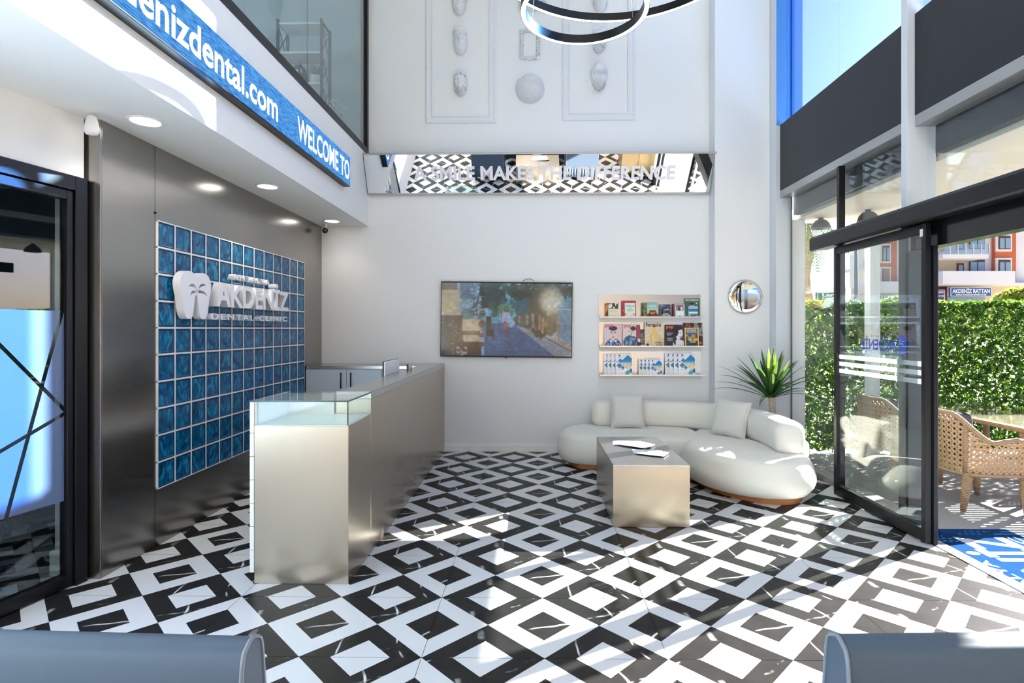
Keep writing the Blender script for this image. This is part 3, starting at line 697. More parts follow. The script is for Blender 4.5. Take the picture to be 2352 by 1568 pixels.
# glass display case on the end block
MB().box(-0.590, -0.006, 0.006, 0.474, 0.990, 0.996).build('case_floor', mat('case_white', rgb(226, 240, 240), 0.3), cr_)
MB().box(-0.590, -0.26, 0.466, 0.474, 0.996, 1.140).build('case_back', m_white, cr_)
MB().box(-0.594, -0.586, 0.012, 0.466, 0.996, 1.140).build('case_side', m_white, cr_)
MB().box(-0.586, -0.004, 0.004, 0.012, 0.996, 1.140).build('case_pane', m_gcase, cr_)
MB().box(-0.012, -0.004, 0.012, 0.470, 0.996, 1.140).build('case_pane', m_gcase, cr_)
MB().box(-0.625, 0.0, 0.0, 0.480, 1.141, 1.151).build('case_top', m_gcase, cr_)
e_ = MB(); e_.box(-0.626, 0.001, -0.001, 0.0004, 1.141, 1.151); e_.box(-0.0004, 0.001, 0.0, 0.48, 1.141, 1.151); e_.box(-0.008, -0.002, 0.002, 0.008, 0.996, 1.141)
e_.build('case_edge', m_gedge, cr_)
# ---- storage cabinet against the back wall
cb = thing('storage_cabinet', 'low pale grey cabinet with black bar handles behind the counter', 'cabinet', (WL, 6.66, 0))
m_cab = mat('cabinet_grey', rgb(176, 190, 206), 0.4)
MB().box(0.005, 1.355, 0.02, 0.51, 0.0, 1.11).build('body', m_white, cb)
MB().box(0.003, 1.355, -0.005, 0.516, 1.112, 1.150).build('worktop', m_steel_top, cb, bevel=0.002)
for i, (x0, x1, hx) in enumerate(((0.005, 0.498, 0.44), (0.502, 0.925, 0.56), (0.929, 1.352, 1.30))):
    d = MB().box(x0, x1, 0.0, 0.018, 0.06, 1.108).build('door', m_cab, cb, bevel=0.002)
    h = MB(); h.tube([(hx, -0.03, 0.88), (hx, -0.03, 1.07)], 0.007, 8); h.tube([(hx, 0.0, 0.895), (hx, -0.03, 0.895)], 0.006, 6); h.tube([(hx, 0.0, 1.055), (hx, -0.03, 1.055)], 0.006, 6)
    h.build('handle', m_black, d, smooth=True)
# ---- monitor and steel cup
t = thing('monitor', 'slim monitor seen from behind, its white back above the counter ledge', 'monitor', (-1.44, 5.60, 0.74))
MB().box(-0.010, 0.006, -0.28, 0.28, 0.20, 0.54).build('back_cover', m_paper, t, bevel=0.004)
MB().box(-0.022, -0.010, -0.284, 0.284, 0.196, 0.544).build('screen', m_black, t, bevel=0.003)
MB().box(-0.02, 0.004, -0.03, 0.03, 0.012, 0.21).build('stem', m_dgrey, t)
MB().box(-0.12, 0.02, -0.11, 0.11, 0.0, 0.012).build('foot', m_dgrey, t, bevel=0.003)
t = thing('pen_cup', 'small round steel cup on the counter ledge behind the monitor', 'cup', (-1.36, 6.02, 1.152))
MB().lathe([(0.028, 0.0), (0.029, 0.003), (0.029, 0.058), (0.026, 0.058), (0.026, 0.006), (0.001, 0.006)], 24).build('cup_wall', m_steel, t, auto=R(40))
MB().lathe([(0.031, 0.056), (0.031, 0.061), (0.025, 0.061), (0.025, 0.056)], 24).build('cup_rim', m_alu, t, auto=R(40))

# ---- open shelf unit on the mezzanine
sh = thing('shelf_unit', 'grey metal etagere with cross braced sides behind the mezzanine glass', 'shelf', (-3.08, 6.60, 3.86))
m_post = mat('grey_post', rgb(72, 80, 86), 0.5)
for x in (0.0, 0.53):
    for y in (0.0, 0.27): MB().box(x - 0.014, x + 0.014, y - 0.014, y + 0.014, 0, 1.47).build('post', m_post, sh)
    MB().box(x - 0.010, x + 0.010, 0.014, 0.256, 1.43, 1.455).build('side_rail', m_post, sh)
    for z0 in (0.02, 0.37, 0.72, 1.07):
        b = MB(); b.tube([(x, 0.0, z0), (x, 0.27, z0 + 0.35)], 0.006, 5); b.tube([(x, 0.27, z0), (x, 0.0, z0 + 0.35)], 0.006, 5); b.build('cross_brace', m_post, sh)
for z in (0.34, 0.70, 1.07, 1.42): MB().box(0.015, 0.515, 0.0, 0.27, z - 0.012, z + 0.012).build('shelf_board', m_white, sh)
t = thing('potted_plant', 'small plant in a white pot on the mezzanine shelf', 'plant', (-2.66, 6.70, 4.573))
MB().lathe([(0.05, 0), (0.065, 0.02), (0.065, 0.11), (0.058, 0.11), (0.055, 0.09), (0.001, 0.09)], 20).build('pot', m_paper, t, auto=R(40))
lm = MB()
for i in range(14):
    a = i * 2.4; L = 0.09 + 0.03 * (i % 3); lm.add([(0, 0, 0.09), (math.cos(a) * L * .4 - math.sin(a) * .012, math.sin(a) * L * .4 + math.cos(a) * .012, 0.09 + L * .7), (math.cos(a) * L * .8, math.sin(a) * L * .8, 0.09 + L), (math.cos(a) * L * .4 + math.sin(a) * .012, math.sin(a) * L * .4 - math.cos(a) * .012, 0.09 + L * .7)], [(0, 1, 2, 3)])
lm.build('foliage', mat('small_leaf', rgb(110, 130, 100), 0.6), t)
for k, (x, h, w_, c, lb) in enumerate(((-2.99, 0.20, 0.03, (210, 210, 208), 'pale binder at the left end of the mezzanine shelf'), (-2.95, 0.22, 0.035, (120, 128, 134), 'grey binder second from the left on the mezzanine shelf'),
                                  (-2.90, 0.24, 0.05, (60, 68, 76), 'dark upright folder on the mezzanine shelf'), (-2.79, 0.26, 0.02, (50, 58, 66), 'dark thin folder leaning on the mezzanine shelf'))):
    o = MB().box(0, w_, 0, 0.17, 0, h).build('binder', mat('binder', rgb(*c), 0.6), None, bevel=0.003, loc=(x, 6.66, 4.572), rot=(0, R(-14) if k == 3 else 0, 0)); tag(o, lb, 'binder', 'binders on the mezzanine shelf')
    MB().box(w_ * .2, w_ * .8, -0.001, 0.0, h * .5, h * .75).build('spine_label', m_paper, o)
t = thing('flower_vase', 'white blossom twigs in a vase behind the mezzanine rail', 'vase', (-2.50, 6.9, 3.86))
MB().lathe([(0.04, 0), (0.06, 0.05), (0.05, 0.14), (0.03, 0.18), (0.035, 0.2), (0.03, 0.2), (0.001, 0.1)], 18).build('vase_body', m_paper, t, smooth=True)
tw_ = MB(); bl = MB(); random.seed(4)
for i in range(7):
    a = random.random() * 6.28; L = 0.22 + 0.16 * random.random(); ex = (math.cos(a) * L * .45, math.sin(a) * L * .45, 0.2 + L)
    tw_.tube([(0, 0, 0.15), (ex[0] * .4, ex[1] * .4, 0.15 + L * .6), ex], 0.003, 5)
    for k in range(5): bl.ball((ex[0] + random.uniform(-.03, .03), ex[1] + random.uniform(-.03, .03), ex[2] + random.uniform(-.05, .03)), 0.011, 6, 4)
tw_.build('twigs', m_post, t); bl.build('blossom', m_paper, t, smooth=True)
# ================================================================ BACK WALL
# ---- tilted mirror band with lettering
MT = math.atan2(0.19, 0.44)                       # lean of the mirror
mr = thing('mirror_band', 'long tilted wall mirror carrying white capital lettering', 'mirror', (0.0, 7.135, 3.365), (MT, 0, 0))
MX0, MX1, MH = -2.15, 2.270, 0.475
m_mirror = mat('mirror_silver', (0.92, 0.93, 0.93), 0.0, 1.0)
MB().box(MX0, 0.066, -0.006, 0.0, 0.0, MH).build('mirror_sheet', m_mirror, mr)
MB().box(0.068, MX1, -0.006, 0.0, 0.0, MH).build('mirror_sheet', m_mirror, mr)
MB().box(MX0 - 0.006, MX1 + 0.03, -0.012, 0.012, MH, MH + 0.022).build('top_strip', m_alu, mr, bevel=0.003)
MB().box(MX0 - 0.006, MX1 + 0.006, -0.016, 0.012, -0.022, 0.0).build('bottom_strip', m_alu, mr, bevel=0.003)
MB().box(MX0 - 0.006, MX0, -0.008, 0.004, 0, MH).build('end_strip', m_dgrey, mr)
MB().box(MX1, MX1 + 0.005, -0.008, 0.004, 0, MH).build('end_strip', m_alu, mr)
letters('A SMILE MAKES THE DIFFERENCE', 0.165, 3.34, mat('letter_white', rgb(238, 236, 244), 0.5), mr, (-1.535, -0.0065, 0.165), ROT_BACK, 0.004, bold=0.03)
bk = MB(); bk.add([(MX0, 0.001, 0.0), (MX1, 0.001, 0.0), (MX1, 0.001, MH), (MX0, 0.001, MH), (MX0, 0.02, 0.02), (MX1, 0.02, 0.02), (MX1, 0.06, MH), (MX0, 0.06, MH)],
       [(0, 1, 2, 3), (4, 7, 6, 5), (3, 2, 6, 7), (0, 4, 5, 1)]); bk.build('backing_tray', m_alu, mr)

# ---- television
tv = thing('television', 'large wall television showing a seaside promenade', 'television', (-0.349, 7.13, 1.72), (0, R(0.65), 0))
MB().box(-0.852, 0.852, 0.0, 0.048, -0.488, 0.488).build('case', m_black, tv, bevel=0.004)
MB().ring_frame(-0.852, 0.852, -0.488, 0.488, [(0.0, 0.0), (0.0, 0.004), (0.009, 0.004), (0.009, 0.0015)], 0.0).build('bezel', m_black, tv)
MB().box(-0.852, 0.852, -0.005, 0.0, -0.488, -0.470).build('chin', m_black, tv)
MB().box(-0.016, 0.016, -0.006, 0.006, -0.500, -0.486).build('receiver', m_dgrey, tv)
def promenade(u, v):
    x, y = u, v; c = np.zeros(u.shape + (3,))
    def put(mask, col, a=1.0):
        k = (np.clip(mask, 0, 1) * a)[..., None]; c[:] = c * (1 - k) + np.array(col, float) * k
    sm = lambda e0, e1, q: np.clip((q - e0) / (e1 - e0), 0, 1)
    n1 = fbm(x * 22, y * 16); n2 = fbm(x * 60 + 5, y * 44, 3); n3 = fbm(x * 9, y * 7)
    put(np.ones_like(x), (78, 138, 168))
    put(sm(.5, .9, y) * 1.0, (96, 150, 180))
    put(((y < .62) & (y > .5)).astype(float), (92, 168, 196))                       # sea
    put(sm(.80, .86, x) * (y < .66), (150, 172, 190)); put(sm(.86, .9, x) * (y < .64), (96, 138, 168))
    put((x < .36) * 1.0, (120, 158, 190)); put((x < .36) * (n1 > .55), (84, 128, 160), .8)     # house front
    put((np.abs(x - .285) < .012) * (y > .5), (150, 176, 206), .6); put((np.abs(x - .33) < .008) * (y > .45), (150, 172, 200), .5); put((np.abs(x - .30 - .03 * np.sin(y * 7)) < .004) * (y > .3), (54, 70, 84), .8)
    put(((x > .22) & (x < .34) & (y > .55) & (n2 > .52)) * 1.0, (40, 62, 74), .75)
    put(sm(.16, .10, x) * (y > .55), (176, 158, 128)); put((x < .12) * (y > .9) * 1.0, (92, 84, 72))   # awning and light
    put(((x > .14) & (x < .22) & (y > .78)) * 1.0, (60, 92, 120), .8)
    d = ((x - .20) / .055) ** 2 + ((y - .57) / .075) ** 2; put(d < 1, (44, 96, 96), .8)
    put(((x > .29) & (x < .33) & (y > .4) & (y < .62) & (n1 > .42)) * 1.0, (38, 92, 84), .8)
    put(((x < .17) & (y < .55)) * 1.0, (58, 52, 54)); put(((x < .17) & (y < .52) & (n2 > .58)) * 1.0, (120, 108, 100), .7)
    put(((x < .08) & (y < .4)) * 1.0, (38, 48, 62))
    put(((x > .16) & (x < .30) & (y < .5) & (y > .33)) * 1.0, (176, 160, 134)); put(((x > .17) & (x < .30) & (y < .28) & (y > .19)) * 1.0, (170, 152, 126))
    put(((x > .16) & (x < .30) & (y < .34) & (y > .28)) * 1.0, (70, 58, 54)); put(((x > .1) & (x < .31) & (y < .19)) * 1.0, (64, 48, 48))
    put(((x > .12) & (x < .2) & (y < .12) & (n2 > .5)) * 1.0, (160, 170, 190), .7)
    for cy in (.16, .28, .42, .45): put((((x - .315) / .03) ** 2 + ((y - cy) / .03) ** 2 < 1), (112, 56, 46), .9)
    # paving
    lft = .305 + (.43 - y) * .02; rgt = .55 + (.45 - y) * .72
    pave = (y < .45) & (x > lft + .02) & (x < rgt); put(pave * 1.0, (58, 96, 142))
    row = (np.sin((1 / (.50 - np.minimum(y, .46))) * 9) > .86) | (np.sin((x - .45) / (.56 - np.minimum(y, .46)) * 40) > .9); put((pave & row) * 1.0, (44, 80, 126), .7)
    put(pave * sm(.3, .0, y), (60, 88, 128), .5)
    put(((y < .5) & (x > rgt) & (x < rgt + .03 + (.5 - y) * .34)) * 1.0, (132, 140, 152))
    red = np.abs(x - (rgt + .03 + (.5 - y) * .34)) < .006; put((red & (y < .5)) * 1.0, (96, 66, 66))
    put(((y < .47) & (x > rgt + .036 + (.5 - y) * .34) & (x < rgt + .06 + (.5 - y) * .62)) * 1.0, (150, 148, 150))
    # trees
    def tree(cx, cy, rx, ry, col, th_=.47, a=.95):
        dd = ((x - cx) / rx) ** 2 + ((y - cy) / ry) ** 2; put((n1 * .6 + n2 * .4 + (1 - dd) * .25 > th_) & (dd < 1.25), col, a)
    tree(.40, .86, .10, .24, (26, 58, 62)); tree(.42, .70, .06, .16, (34, 78, 78))
    put((np.abs(x - .475) < .014) & (y > .5), (62, 86, 108)); put((np.abs(x - .475) < .014) & (y > .5) & (n2 > .5), (44, 60, 78))
    tree(.50, .62, .07, .10, (70, 130, 110)); tree(.66, .72, .12, .22, (24, 96, 116)); tree(.62, .90, .14, .12, (40, 70, 60))
    tree(.78, .90, .22, .14, (58, 68, 58)); tree(.76, .62, .08, .34, (84, 82, 70)); tree(.84, .50, .05, .2, (120, 112, 84)); tree(.66, .5, .1, .1, (58, 92, 96))
    dd = ((x - .84) / .10) ** 2 + ((y - .77) / .20) ** 2; put(np.clip(1.2 - dd, 0, 1), (236, 222, 200), .75)
    for bx, y0, y1 in ((.60, .45, .56), (.66, .43, .57), (.705, .39, .57), (.755, .36, .57), (.78, .31, .55), (.905, .22, .52)): put((np.abs(x - bx) < .010) & (y > y0) & (y < y1), (158, 122, 96))
    # walking figure in a pale dress, chair, pole
    put((np.abs(x - .497) < .030 + (.58 - y) * .05) & (y < .60) & (y > .46), (150, 176, 216)); put((((x - .53) / .035) ** 2 + ((y - .45) / .06) ** 2 < 1), (146, 172, 214), .7)
    put((((x - .500) / .014) ** 2 + ((y - .645) / .036) ** 2 < 1), (70, 56, 58)); put((((x - .500) / .009) ** 2 + ((y - .65) / .024) ** 2 < 1), (150, 116, 112))
    put((np.abs(x - .490) < .008) & (y < .48) & (y > .36), (128, 88, 92)); put((np.abs(x - .508) < .008) & (y < .46) & (y > .35), (120, 84, 92)); put((np.abs(x - .502) < .016) & (y < .355) & (y > .335), (134, 44, 52))
    put((np.abs(x - .475) < .006) & (y < .63) & (y > .48), (176, 150, 160))
    put(((x > .345) & (x < .385) & (y > .36) & (y < .54)) * 1.0, (22, 56, 56)); put(((x > .345) & (x < .405) & (y > .27) & (y < .36)) * 1.0, (24, 34, 52)); put(((np.abs(x - .35) < .004) | (np.abs(x - .40) < .004)) & (y > .21) & (y < .3), (24, 34, 52))
    k_ = c.copy()
    for dy in (-1, 0, 1):
        for dx in (-1, 0, 1): k_ += np.roll(np.roll(c, dy * 1, 0), dx * 1, 1)
    c = c * 0.45 + k_ / 10 * 0.55; gr = c.mean(-1, keepdims=True); c = (gr * 0.10 + c * 0.90) * (0.70 + 0.42 * fbm(x * 40, y * 26, 4) * (0.6 + 0.7 * fbm(x * 10 + 4, y * 7, 2)))[..., None] * np.array((0.98, 1.02, 1.06))
    glare = (np.exp(-((x - .06) / .13) ** 2 - ((y - .75) / .3) ** 2) * .35 + np.exp(-((x - .24) / .07) ** 2 - ((y - .36) / .12) ** 2) * .35 + np.exp(-((x - .85) / .12) ** 2 - ((y - .75) / .25) ** 2) * .3)[..., None]  # warm glare on the screen, painted into the picture colours
    return c * (1 - glare) + np.array((214, 200, 178)) * glare
m_screen = bpy.data.materials.new('screen_picture'); m_screen.use_nodes = True
_n = m_screen.node_tree; _b = _n.nodes['Principled BSDF']; _b.inputs['Base Color'].default_value = (0.01, 0.01, 0.012, 1); _b.inputs['Roughness'].default_value = 0.12
_a = _n.nodes.new('ShaderNodeAttribute'); _a.attribute_name = 'Col'; _n.links.new(_a.outputs['Color'], _b.inputs['Emission Color']); _b.inputs['Emission Strength'].default_value = 0.85
painted('screen', 1.686, 0.938, 300, 168, promenade, m_screen, tv, (-0.843, -0.0016, -0.469), ROT_BACK)
c_ = MB().tube([(0.28 + 0.075 * math.cos(PI * (1 - t / 10)) , 0.035, 0.488 + 0.045 * math.sin(PI * t / 10)) for t in range(11)], 0.003, 6).build('power_cord', m_black, tv, smooth=True)

# ---- three steel display ledges
covers = []
def ledge(name, label, x0, x1, z0, z1):
    t = thing(name, label, 'shelf', ((x0 + x1) / 2, YB, z0)); W = (x1 - x0) / 2; H = z1 - z0
    MB().box(-W, W, -0.004, 0.0, 0, H).build('back_plate', m_steel_cool, t)
    MB().box(-W, W + 0.012, -0.105, -0.004, 0.0, 0.004).build('tray', m_steel_cool, t)
    MB().box(-W, W + 0.012, -0.109, -0.105, 0.0, 0.020).build('front_lip', m_steel_cool, t)
    return t
Z1, Z2, Z3 = 1.740, 1.365, 0.996
ledge('display_ledge', 'topmost of three steel wall ledges, holding paperbacks', 0.852, 2.170, Z1, 2.044)
ledge('display_ledge', 'middle steel wall ledge, holding fashion magazines', 0.855, 2.180, Z2, 1.686)
ledge('display_ledge', 'lowest steel wall ledge, holding clinic brochures', 0.855, 2.172, Z3, 1.308)

def book(name, label, cat, group, px, w_, h_, z, dep, fn, th_=0.018, lean=R(6), nx=48, ny=60, body=(236, 232, 224), texts=()):
    """upright book; px = photo bearing of its left edge; dep = distance of its foot from the wall"""
    Y = YB - dep; x = (px - VPX) / F_PX * Y
    b = MB().box(0, w_, 0, th_, 0, h_).build(name, mat('book_body', rgb(*body), 0.6), None, bevel=0.0015, loc=(x, Y - th_, z + 0.0045), rot=(-lean, 0, 0))
    tag(b, label, cat, group)
    painted('cover', w_, h_, nx, ny, fn, m_print, b, (0, -0.0006, 0), ROT_BACK)
    for s_, size, u, v, col, al in texts:
        text('title', s_, size, mat('ink', rgb(*col), 0.5), b, (u * w_, -0.0012, v * h_), ROT_BACK, bold=0.02, align=al)
    return b
def flat(col): return lambda u, v: np.ones(u.shape + (3,)) * np.array(col, float)
def lay(*ops):
    """paint rectangles / ellipses over a base colour: (kind, args, colour)"""
    def fn(u, v):
        c = np.ones(u.shape + (3,)) * np.array(ops[0], float)
        for k, a, col in ops[1:]:
            if k == 'r': m = (u >= a[0]) & (u <= a[1]) & (v >= a[2]) & (v <= a[3])
            elif k == 'e': m = ((u - a[0]) / a[2]) ** 2 + ((v - a[1]) / a[3]) ** 2 <= 1
            elif k == 'd': m = np.abs(u - a[0]) / a[2] + np.abs(v - a[1]) / a[3] <= 1
            elif k == 'D': m = (np.abs(u - a[0]) / a[2] + np.abs(v - a[1]) / a[3] <= 1) & (v >= a[4]) & (v <= a[5])
            elif k == 'N': m = (np.abs(u - a[0]) / a[2] + np.abs(v - a[1]) / a[3] <= 1) & (v >= a[4]) & (v <= a[5]) & (fbm(u * 14, v * 14, 3) > .56)
            elif k == 'n': m = (u >= a[0]) & (u <= a[1]) & (v >= a[2]) & (v <= a[3]) & (fbm(u * a[4] + a[5], v * a[4], 3) > a[6])
            elif k == 'g': m = (u >= a[0]) & (u <= a[1]) & (v >= a[2]) & (v <= a[3]); t = np.clip((v - a[2]) / (a[3] - a[2]), 0, 1)[..., None]; c = np.where(m[..., None], np.array(col[0]) * (1 - t) + np.array(col[1]) * t, c); continue
            c = np.where(m[..., None], np.array(col, float), c)
        return c
    return fn
G1 = 'paperbacks on the top ledge'
book('book', 'orange and black spine paperback tucked behind the cream one', 'book', G1, 1389.5, 0.150, 0.188, Z1, 0.035, lay((40, 26, 22), ('n', (0, 1, .3, 1, 5, 1, .5), (214, 128, 40)), ('r', (0, .12, 0, .3), (150, 60, 30))))
book('book', 'cream paperback with black foliage print at the left of the ledge', 'book', G1, 1396.5, 0.134, 0.186, Z1, 0.062, lay((226, 218, 196), ('n', (0, 1, .62, 1, 7, 3, .46), (34, 34, 36)), ('r', (.15, .85, .5, .515), (150, 140, 120)), ('r', (.15, .85, .42, .43), (170, 160, 140)), ('r', (.4, .6, .08, .1), (90, 80, 70))))
book('book', 'larger crimson hardback standing behind the pale novel', 'book', G1, 1427.5, 0.184, 0.222, Z1, 0.035, lay((176, 42, 62), ('e', (.12, .42, .05, .04), (220, 150, 160))), body=(150, 36, 52))
book('book', 'pale novel with turquoise handwritten title in front of the crimson book', 'book', G1, 1434.5, 0.134, 0.190, Z1, 0.064, lay((230, 224, 208), ('r', (0, .14, .2, .24), (196, 40, 58)), ('r', (.84, 1, .2, .24), (196, 40, 58)), ('r', (.08, .14, .2, .3), (196, 40, 58)), ('r', (.78, .84, .2, .3), (196, 40, 58))),
     texts=(("Who's", 0.044, .5, .72, (52, 176, 178), 'C'), ("that", 0.022, .5, .62, (52, 176, 178), 'C'), ("Girl?", 0.044, .5, .44, (52, 176, 178), 'C')))
book('book', 'dark green paperback at the back of the middle group', 'book', G1, 1472.5, 0.15, 0.192, Z1, 0.030, lay((44, 48, 34), ('n', (0, 1, 0, 1, 8, 2, .5), (92, 96, 56))))
book('book', 'mottled green and gold paperback second in the middle group', 'book', G1, 1478, 0.15, 0.196, Z1, 0.048, lay((70, 62, 36), ('n', (0, 1, 0, 1, 9, 5, .48), (126, 130, 60)), ('n', (0, 1, 0, .5, 7, 2, .6), (170, 120, 50))))
book('book', 'teal paperback with an orange car on its cover', 'book', G1, 1485.5, 0.138, 0.190, Z1, 0.068, lay((150, 192, 186), ('g', (0, 1, .25, 1), ((206, 200, 170), (120, 182, 184))), ('r', (0, 1, 0, .26), (92, 54, 48)), ('e', (.5, .36, .42, .13), (208, 112, 58)), ('r', (.22, .78, .40, .50), (60, 48, 44)), ('e', (.22, .27, .1, .06), (40, 34, 34)), ('e', (.78, .27, .1, .06), (40, 34, 34))), texts=(('COLLINS', 0.020, .5, .76, (220, 240, 236), 'C'),))
book('book', 'dark paperback tucked behind the navy thriller', 'book', G1, 1514, 0.132, 0.172, Z1, 0.040, flat((28, 30, 40)))
book('book', 'navy thriller with white author lettering', 'book', G1, 1516, 0.130, 0.168, Z1, 0.064, lay((24, 28, 44), ('n', (0, 1, .45, .95, 4, 2, .52), (70, 96, 150)), ('e', (.65, .62, .25, .06), (170, 150, 110)), ('r', (.0, .3, .93, .97), (200, 200, 210))), texts=(('JOHN', 0.026, .5, .24, (226, 226, 232), 'C'), ('GRISHAM', 0.026, .5, .12, (226, 226, 232), 'C')))
book('book', 'dark red paperback behind the blue and white one', 'book', G1, 1543.5, 0.158, 0.180, Z1, 0.036, flat((140, 34, 44)), body=(120, 30, 40))
book('book', 'sky blue and white paperback with a red header', 'book', G1, 1548.5, 0.128, 0.176, Z1, 0.064, lay((126, 188, 224), ('r', (.1, .9, .08, .92), (236, 238, 240)), ('r', (.12, .88, .8, .92), (200, 60, 64)), ('r', (.12, .88, .5, .8), (150, 120, 112)), ('e', (.45, .65, .12, .16), (60, 60, 70)), ('e', (.68, .66, .12, .14), (196, 200, 210)), ('r', (.45, .55, .1, .16), (20, 40, 80))))
book('book', 'tall green biography standing at the right end of the ledge', 'book', G1, 1571, 0.196, 0.252, Z1, 0.034, lay((62, 94, 84), ('r', (0, 1, 0, .16), (120, 116, 110)), ('e', (.50, .62, .15, .13), (196, 150, 130)), ('e', (.50, .71, .15, .06), (34, 28, 26)), ('r', (.34, .66, .16, .5), (44, 66, 60)), ('e', (.80, .74, .06, .04), (190, 210, 200))), texts=(('BIYOGRAFI', 0.034, .5, .86, (220, 228, 222), 'C'),))
book('book', 'small paperback with a seascape cover before the green biography', 'book', G1, 1580, 0.118, 0.150, Z1, 0.064, lay((110, 186, 210), ('r', (0, 1, .72, 1), (150, 186, 220)), ('r', (0, 1, .62, .72), (30, 50, 70)), ('r', (0, 1, .44, .62), (70, 160, 196)), ('e', (.4, .44, .8, .06), (236, 244, 246)), ('r', (0, 1, 0, .30), (190, 190, 186)), ('n', (0, 1, 0, .3, 6, 2, .5), (90, 92, 96))))
G2 = 'magazines on the middle ledge'
def face_cover(bgc, hair, skin, cloth, bg2):
    return lay(bgc, ('r', (.72, 1, 0, 1), bg2), ('e', (.5, .02, .46, .34), cloth), ('n', (.1, .9, 0, .3, 14, 3, .55), tuple(min(255, q + 90) for q in cloth)), ('r', (.40, .58, .28, .42), skin), ('e', (.5, .56, .22, .24), skin), ('e', (.5, .80, .24, .10), hair), ('r', (.28, .72, .76, .86), hair),
               ('e', (.41, .60, .07, .018), (60, 44, 46)), ('e', (.60, .60, .07, .018), (60, 44, 46)), ('r', (.34, .46, .645, .665), (70, 50, 50)), ('r', (.54, .67, .645, .665), (70, 50, 50)), ('r', (.485, .52, .48, .58), tuple(int(q * .9) for q in skin)), ('e', (.5, .42, .07, .022), (150, 60, 72)), ('r', (.3, .42, .22, .30), (236, 236, 240)), ('r', (.58, .7, .22, .30), (236, 236, 240)))
book('magazine', 'white magazine edge just left of the pink portrait cover', 'magazine', G2, 1385.5, 0.220, 0.245, Z2, 0.030, flat((222, 220, 224)), th_=0.006)
book('magazine', 'pink fashion magazine with a frontal portrait at the left end', 'magazine', G2, 1388, 0.228, 0.298, Z2, 0.046, face_cover((224, 200, 208), (46, 36, 66), (228, 204, 200), (54, 78, 126), (226, 190, 190)), th_=0.007, nx=72, ny=92, texts=(('pop', 0.065, .08, .86, (216, 60, 86), 'L'),))
book('magazine', 'pink fashion magazine with a reclining figure in dark blue', 'magazine', G2, 1430, 0.228, 0.296, Z2, 0.050, lay((226, 206, 206), ('r', (.76, 1, .35, .95), (150, 66, 74)), ('e', (.45, .2, .42, .30), (58, 84, 116)), ('e', (.30, .12, .2, .12), (76, 104, 140)), ('e', (.42, .66, .2, .15), (232, 206, 202)), ('e', (.6, .8, .16, .1), (66, 48, 44)), ('r', (.5, .62, .46, .58), (232, 206, 202)), ('e', (.36, .68, .06, .015), (70, 50, 52)), ('e', (.52, .64, .06, .015), (70, 50, 52)), ('e', (.48, .55, .04, .02), (150, 50, 60)), ('n', (.1, .8, .02, .4, 9, 4, .62), (130, 160, 190)), ('r', (.8, 1, 0, .2), (40, 40, 48))), th_=0.007, nx=72, ny=92, texts=(('pop', 0.06, .08, .86, (206, 40, 72), 'L'),))
book('magazine', 'dark magazine half hidden between the pink and beige covers', 'magazine', G2, 1471, 0.11, 0.225, Z2, 0.040, lay((70, 58, 62), ('n', (0, 1, .2, .9, 6, 3, .5), (140, 120, 116)), ('r', (0, .6, 0, .12), (200, 196, 192))), th_=0.007)
book('magazine', 'beige fashion magazine with the title female', 'magazine', G2, 1480.5, 0.245, 0.312, Z2, 0.060, lay((222, 204, 172), ('n', (0, 1, .1, .55, 5, 2, .52), (206, 182, 140)), ('e', (.52, .48, .13, .34), (226, 186, 110)), ('e', (.46, .28, .1, .2), (232, 200, 130)), ('e', (.28, .70, .14, .12), (226, 196, 176)), ('e', (.78, .7, .12, .14), (222, 192, 172)), ('e', (.5, .86, .07, .06), (120, 80, 90)), ('e', (.14, .08, .08, .06), (44, 40, 38))), th_=0.007, nx=72, ny=92, texts=(('female', 0.076, .06, .84, (62, 58, 84), 'L'), ('YASMİN', 0.030, .95, .14, (40, 36, 36), 'R'), ('YILDIZ', 0.030, .95, .05, (40, 36, 36), 'R')))
book('magazine', 'purple magazine with a pale profile and long black hair', 'magazine', G2, 1527.5, 0.236, 0.286, Z2, 0.050, lay((28, 24, 36), ('r', (.72, 1, 0, 1), (74, 46, 122)), ('e', (.72, .62, .24, .24), (226, 220, 220)), ('e', (.52, .70, .20, .26), (24, 20, 26)), ('e', (.66, .86, .28, .12), (24, 20, 26)), ('e', (.74, .10, .34, .22), (226, 222, 224)), ('r', (.62, .78, .2, .46), (224, 218, 220)), ('e', (.70, .64, .07, .016), (50, 44, 50)), ('e', (.84, .62, .05, .014), (50, 44, 50)), ('e', (.82, .46, .05, .02), (150, 60, 70)), ('r', (.46, .56, .1, .6), (24, 20, 26)), ('r', (.1, .42, .30, .315), (200, 200, 204)), ('r', (.1, .40, .26, .275), (200, 200, 204)), ('r', (.1, .42, .38, .395), (200, 200, 204)), ('r', (.1, .36, .34, .355), (200, 200, 204))), th_=0.008, nx=72, ny=92, texts=(('pop', 0.062, .06, .84, (236, 110, 90), 'L'), ('Interview', 0.020, .1, .60, (226, 226, 230), 'L'), ('Edition', 0.020, .1, .52, (226, 226, 230), 'L')))
book('magazine', 'black magazine with orange initials behind the yellow bordered one', 'magazine', G2, 1569, 0.246, 0.310, Z2, 0.046, lay((34, 34, 38), ('n', (.55, 1, .45, 1, 7, 2, .5), (130, 134, 140)), ('e', (.88, .16, .07, .05), (226, 90, 40))), th_=0.008, nx=60, ny=76, texts=(('XL', 0.062, .10, .84, (230, 84, 40), 'L'),))
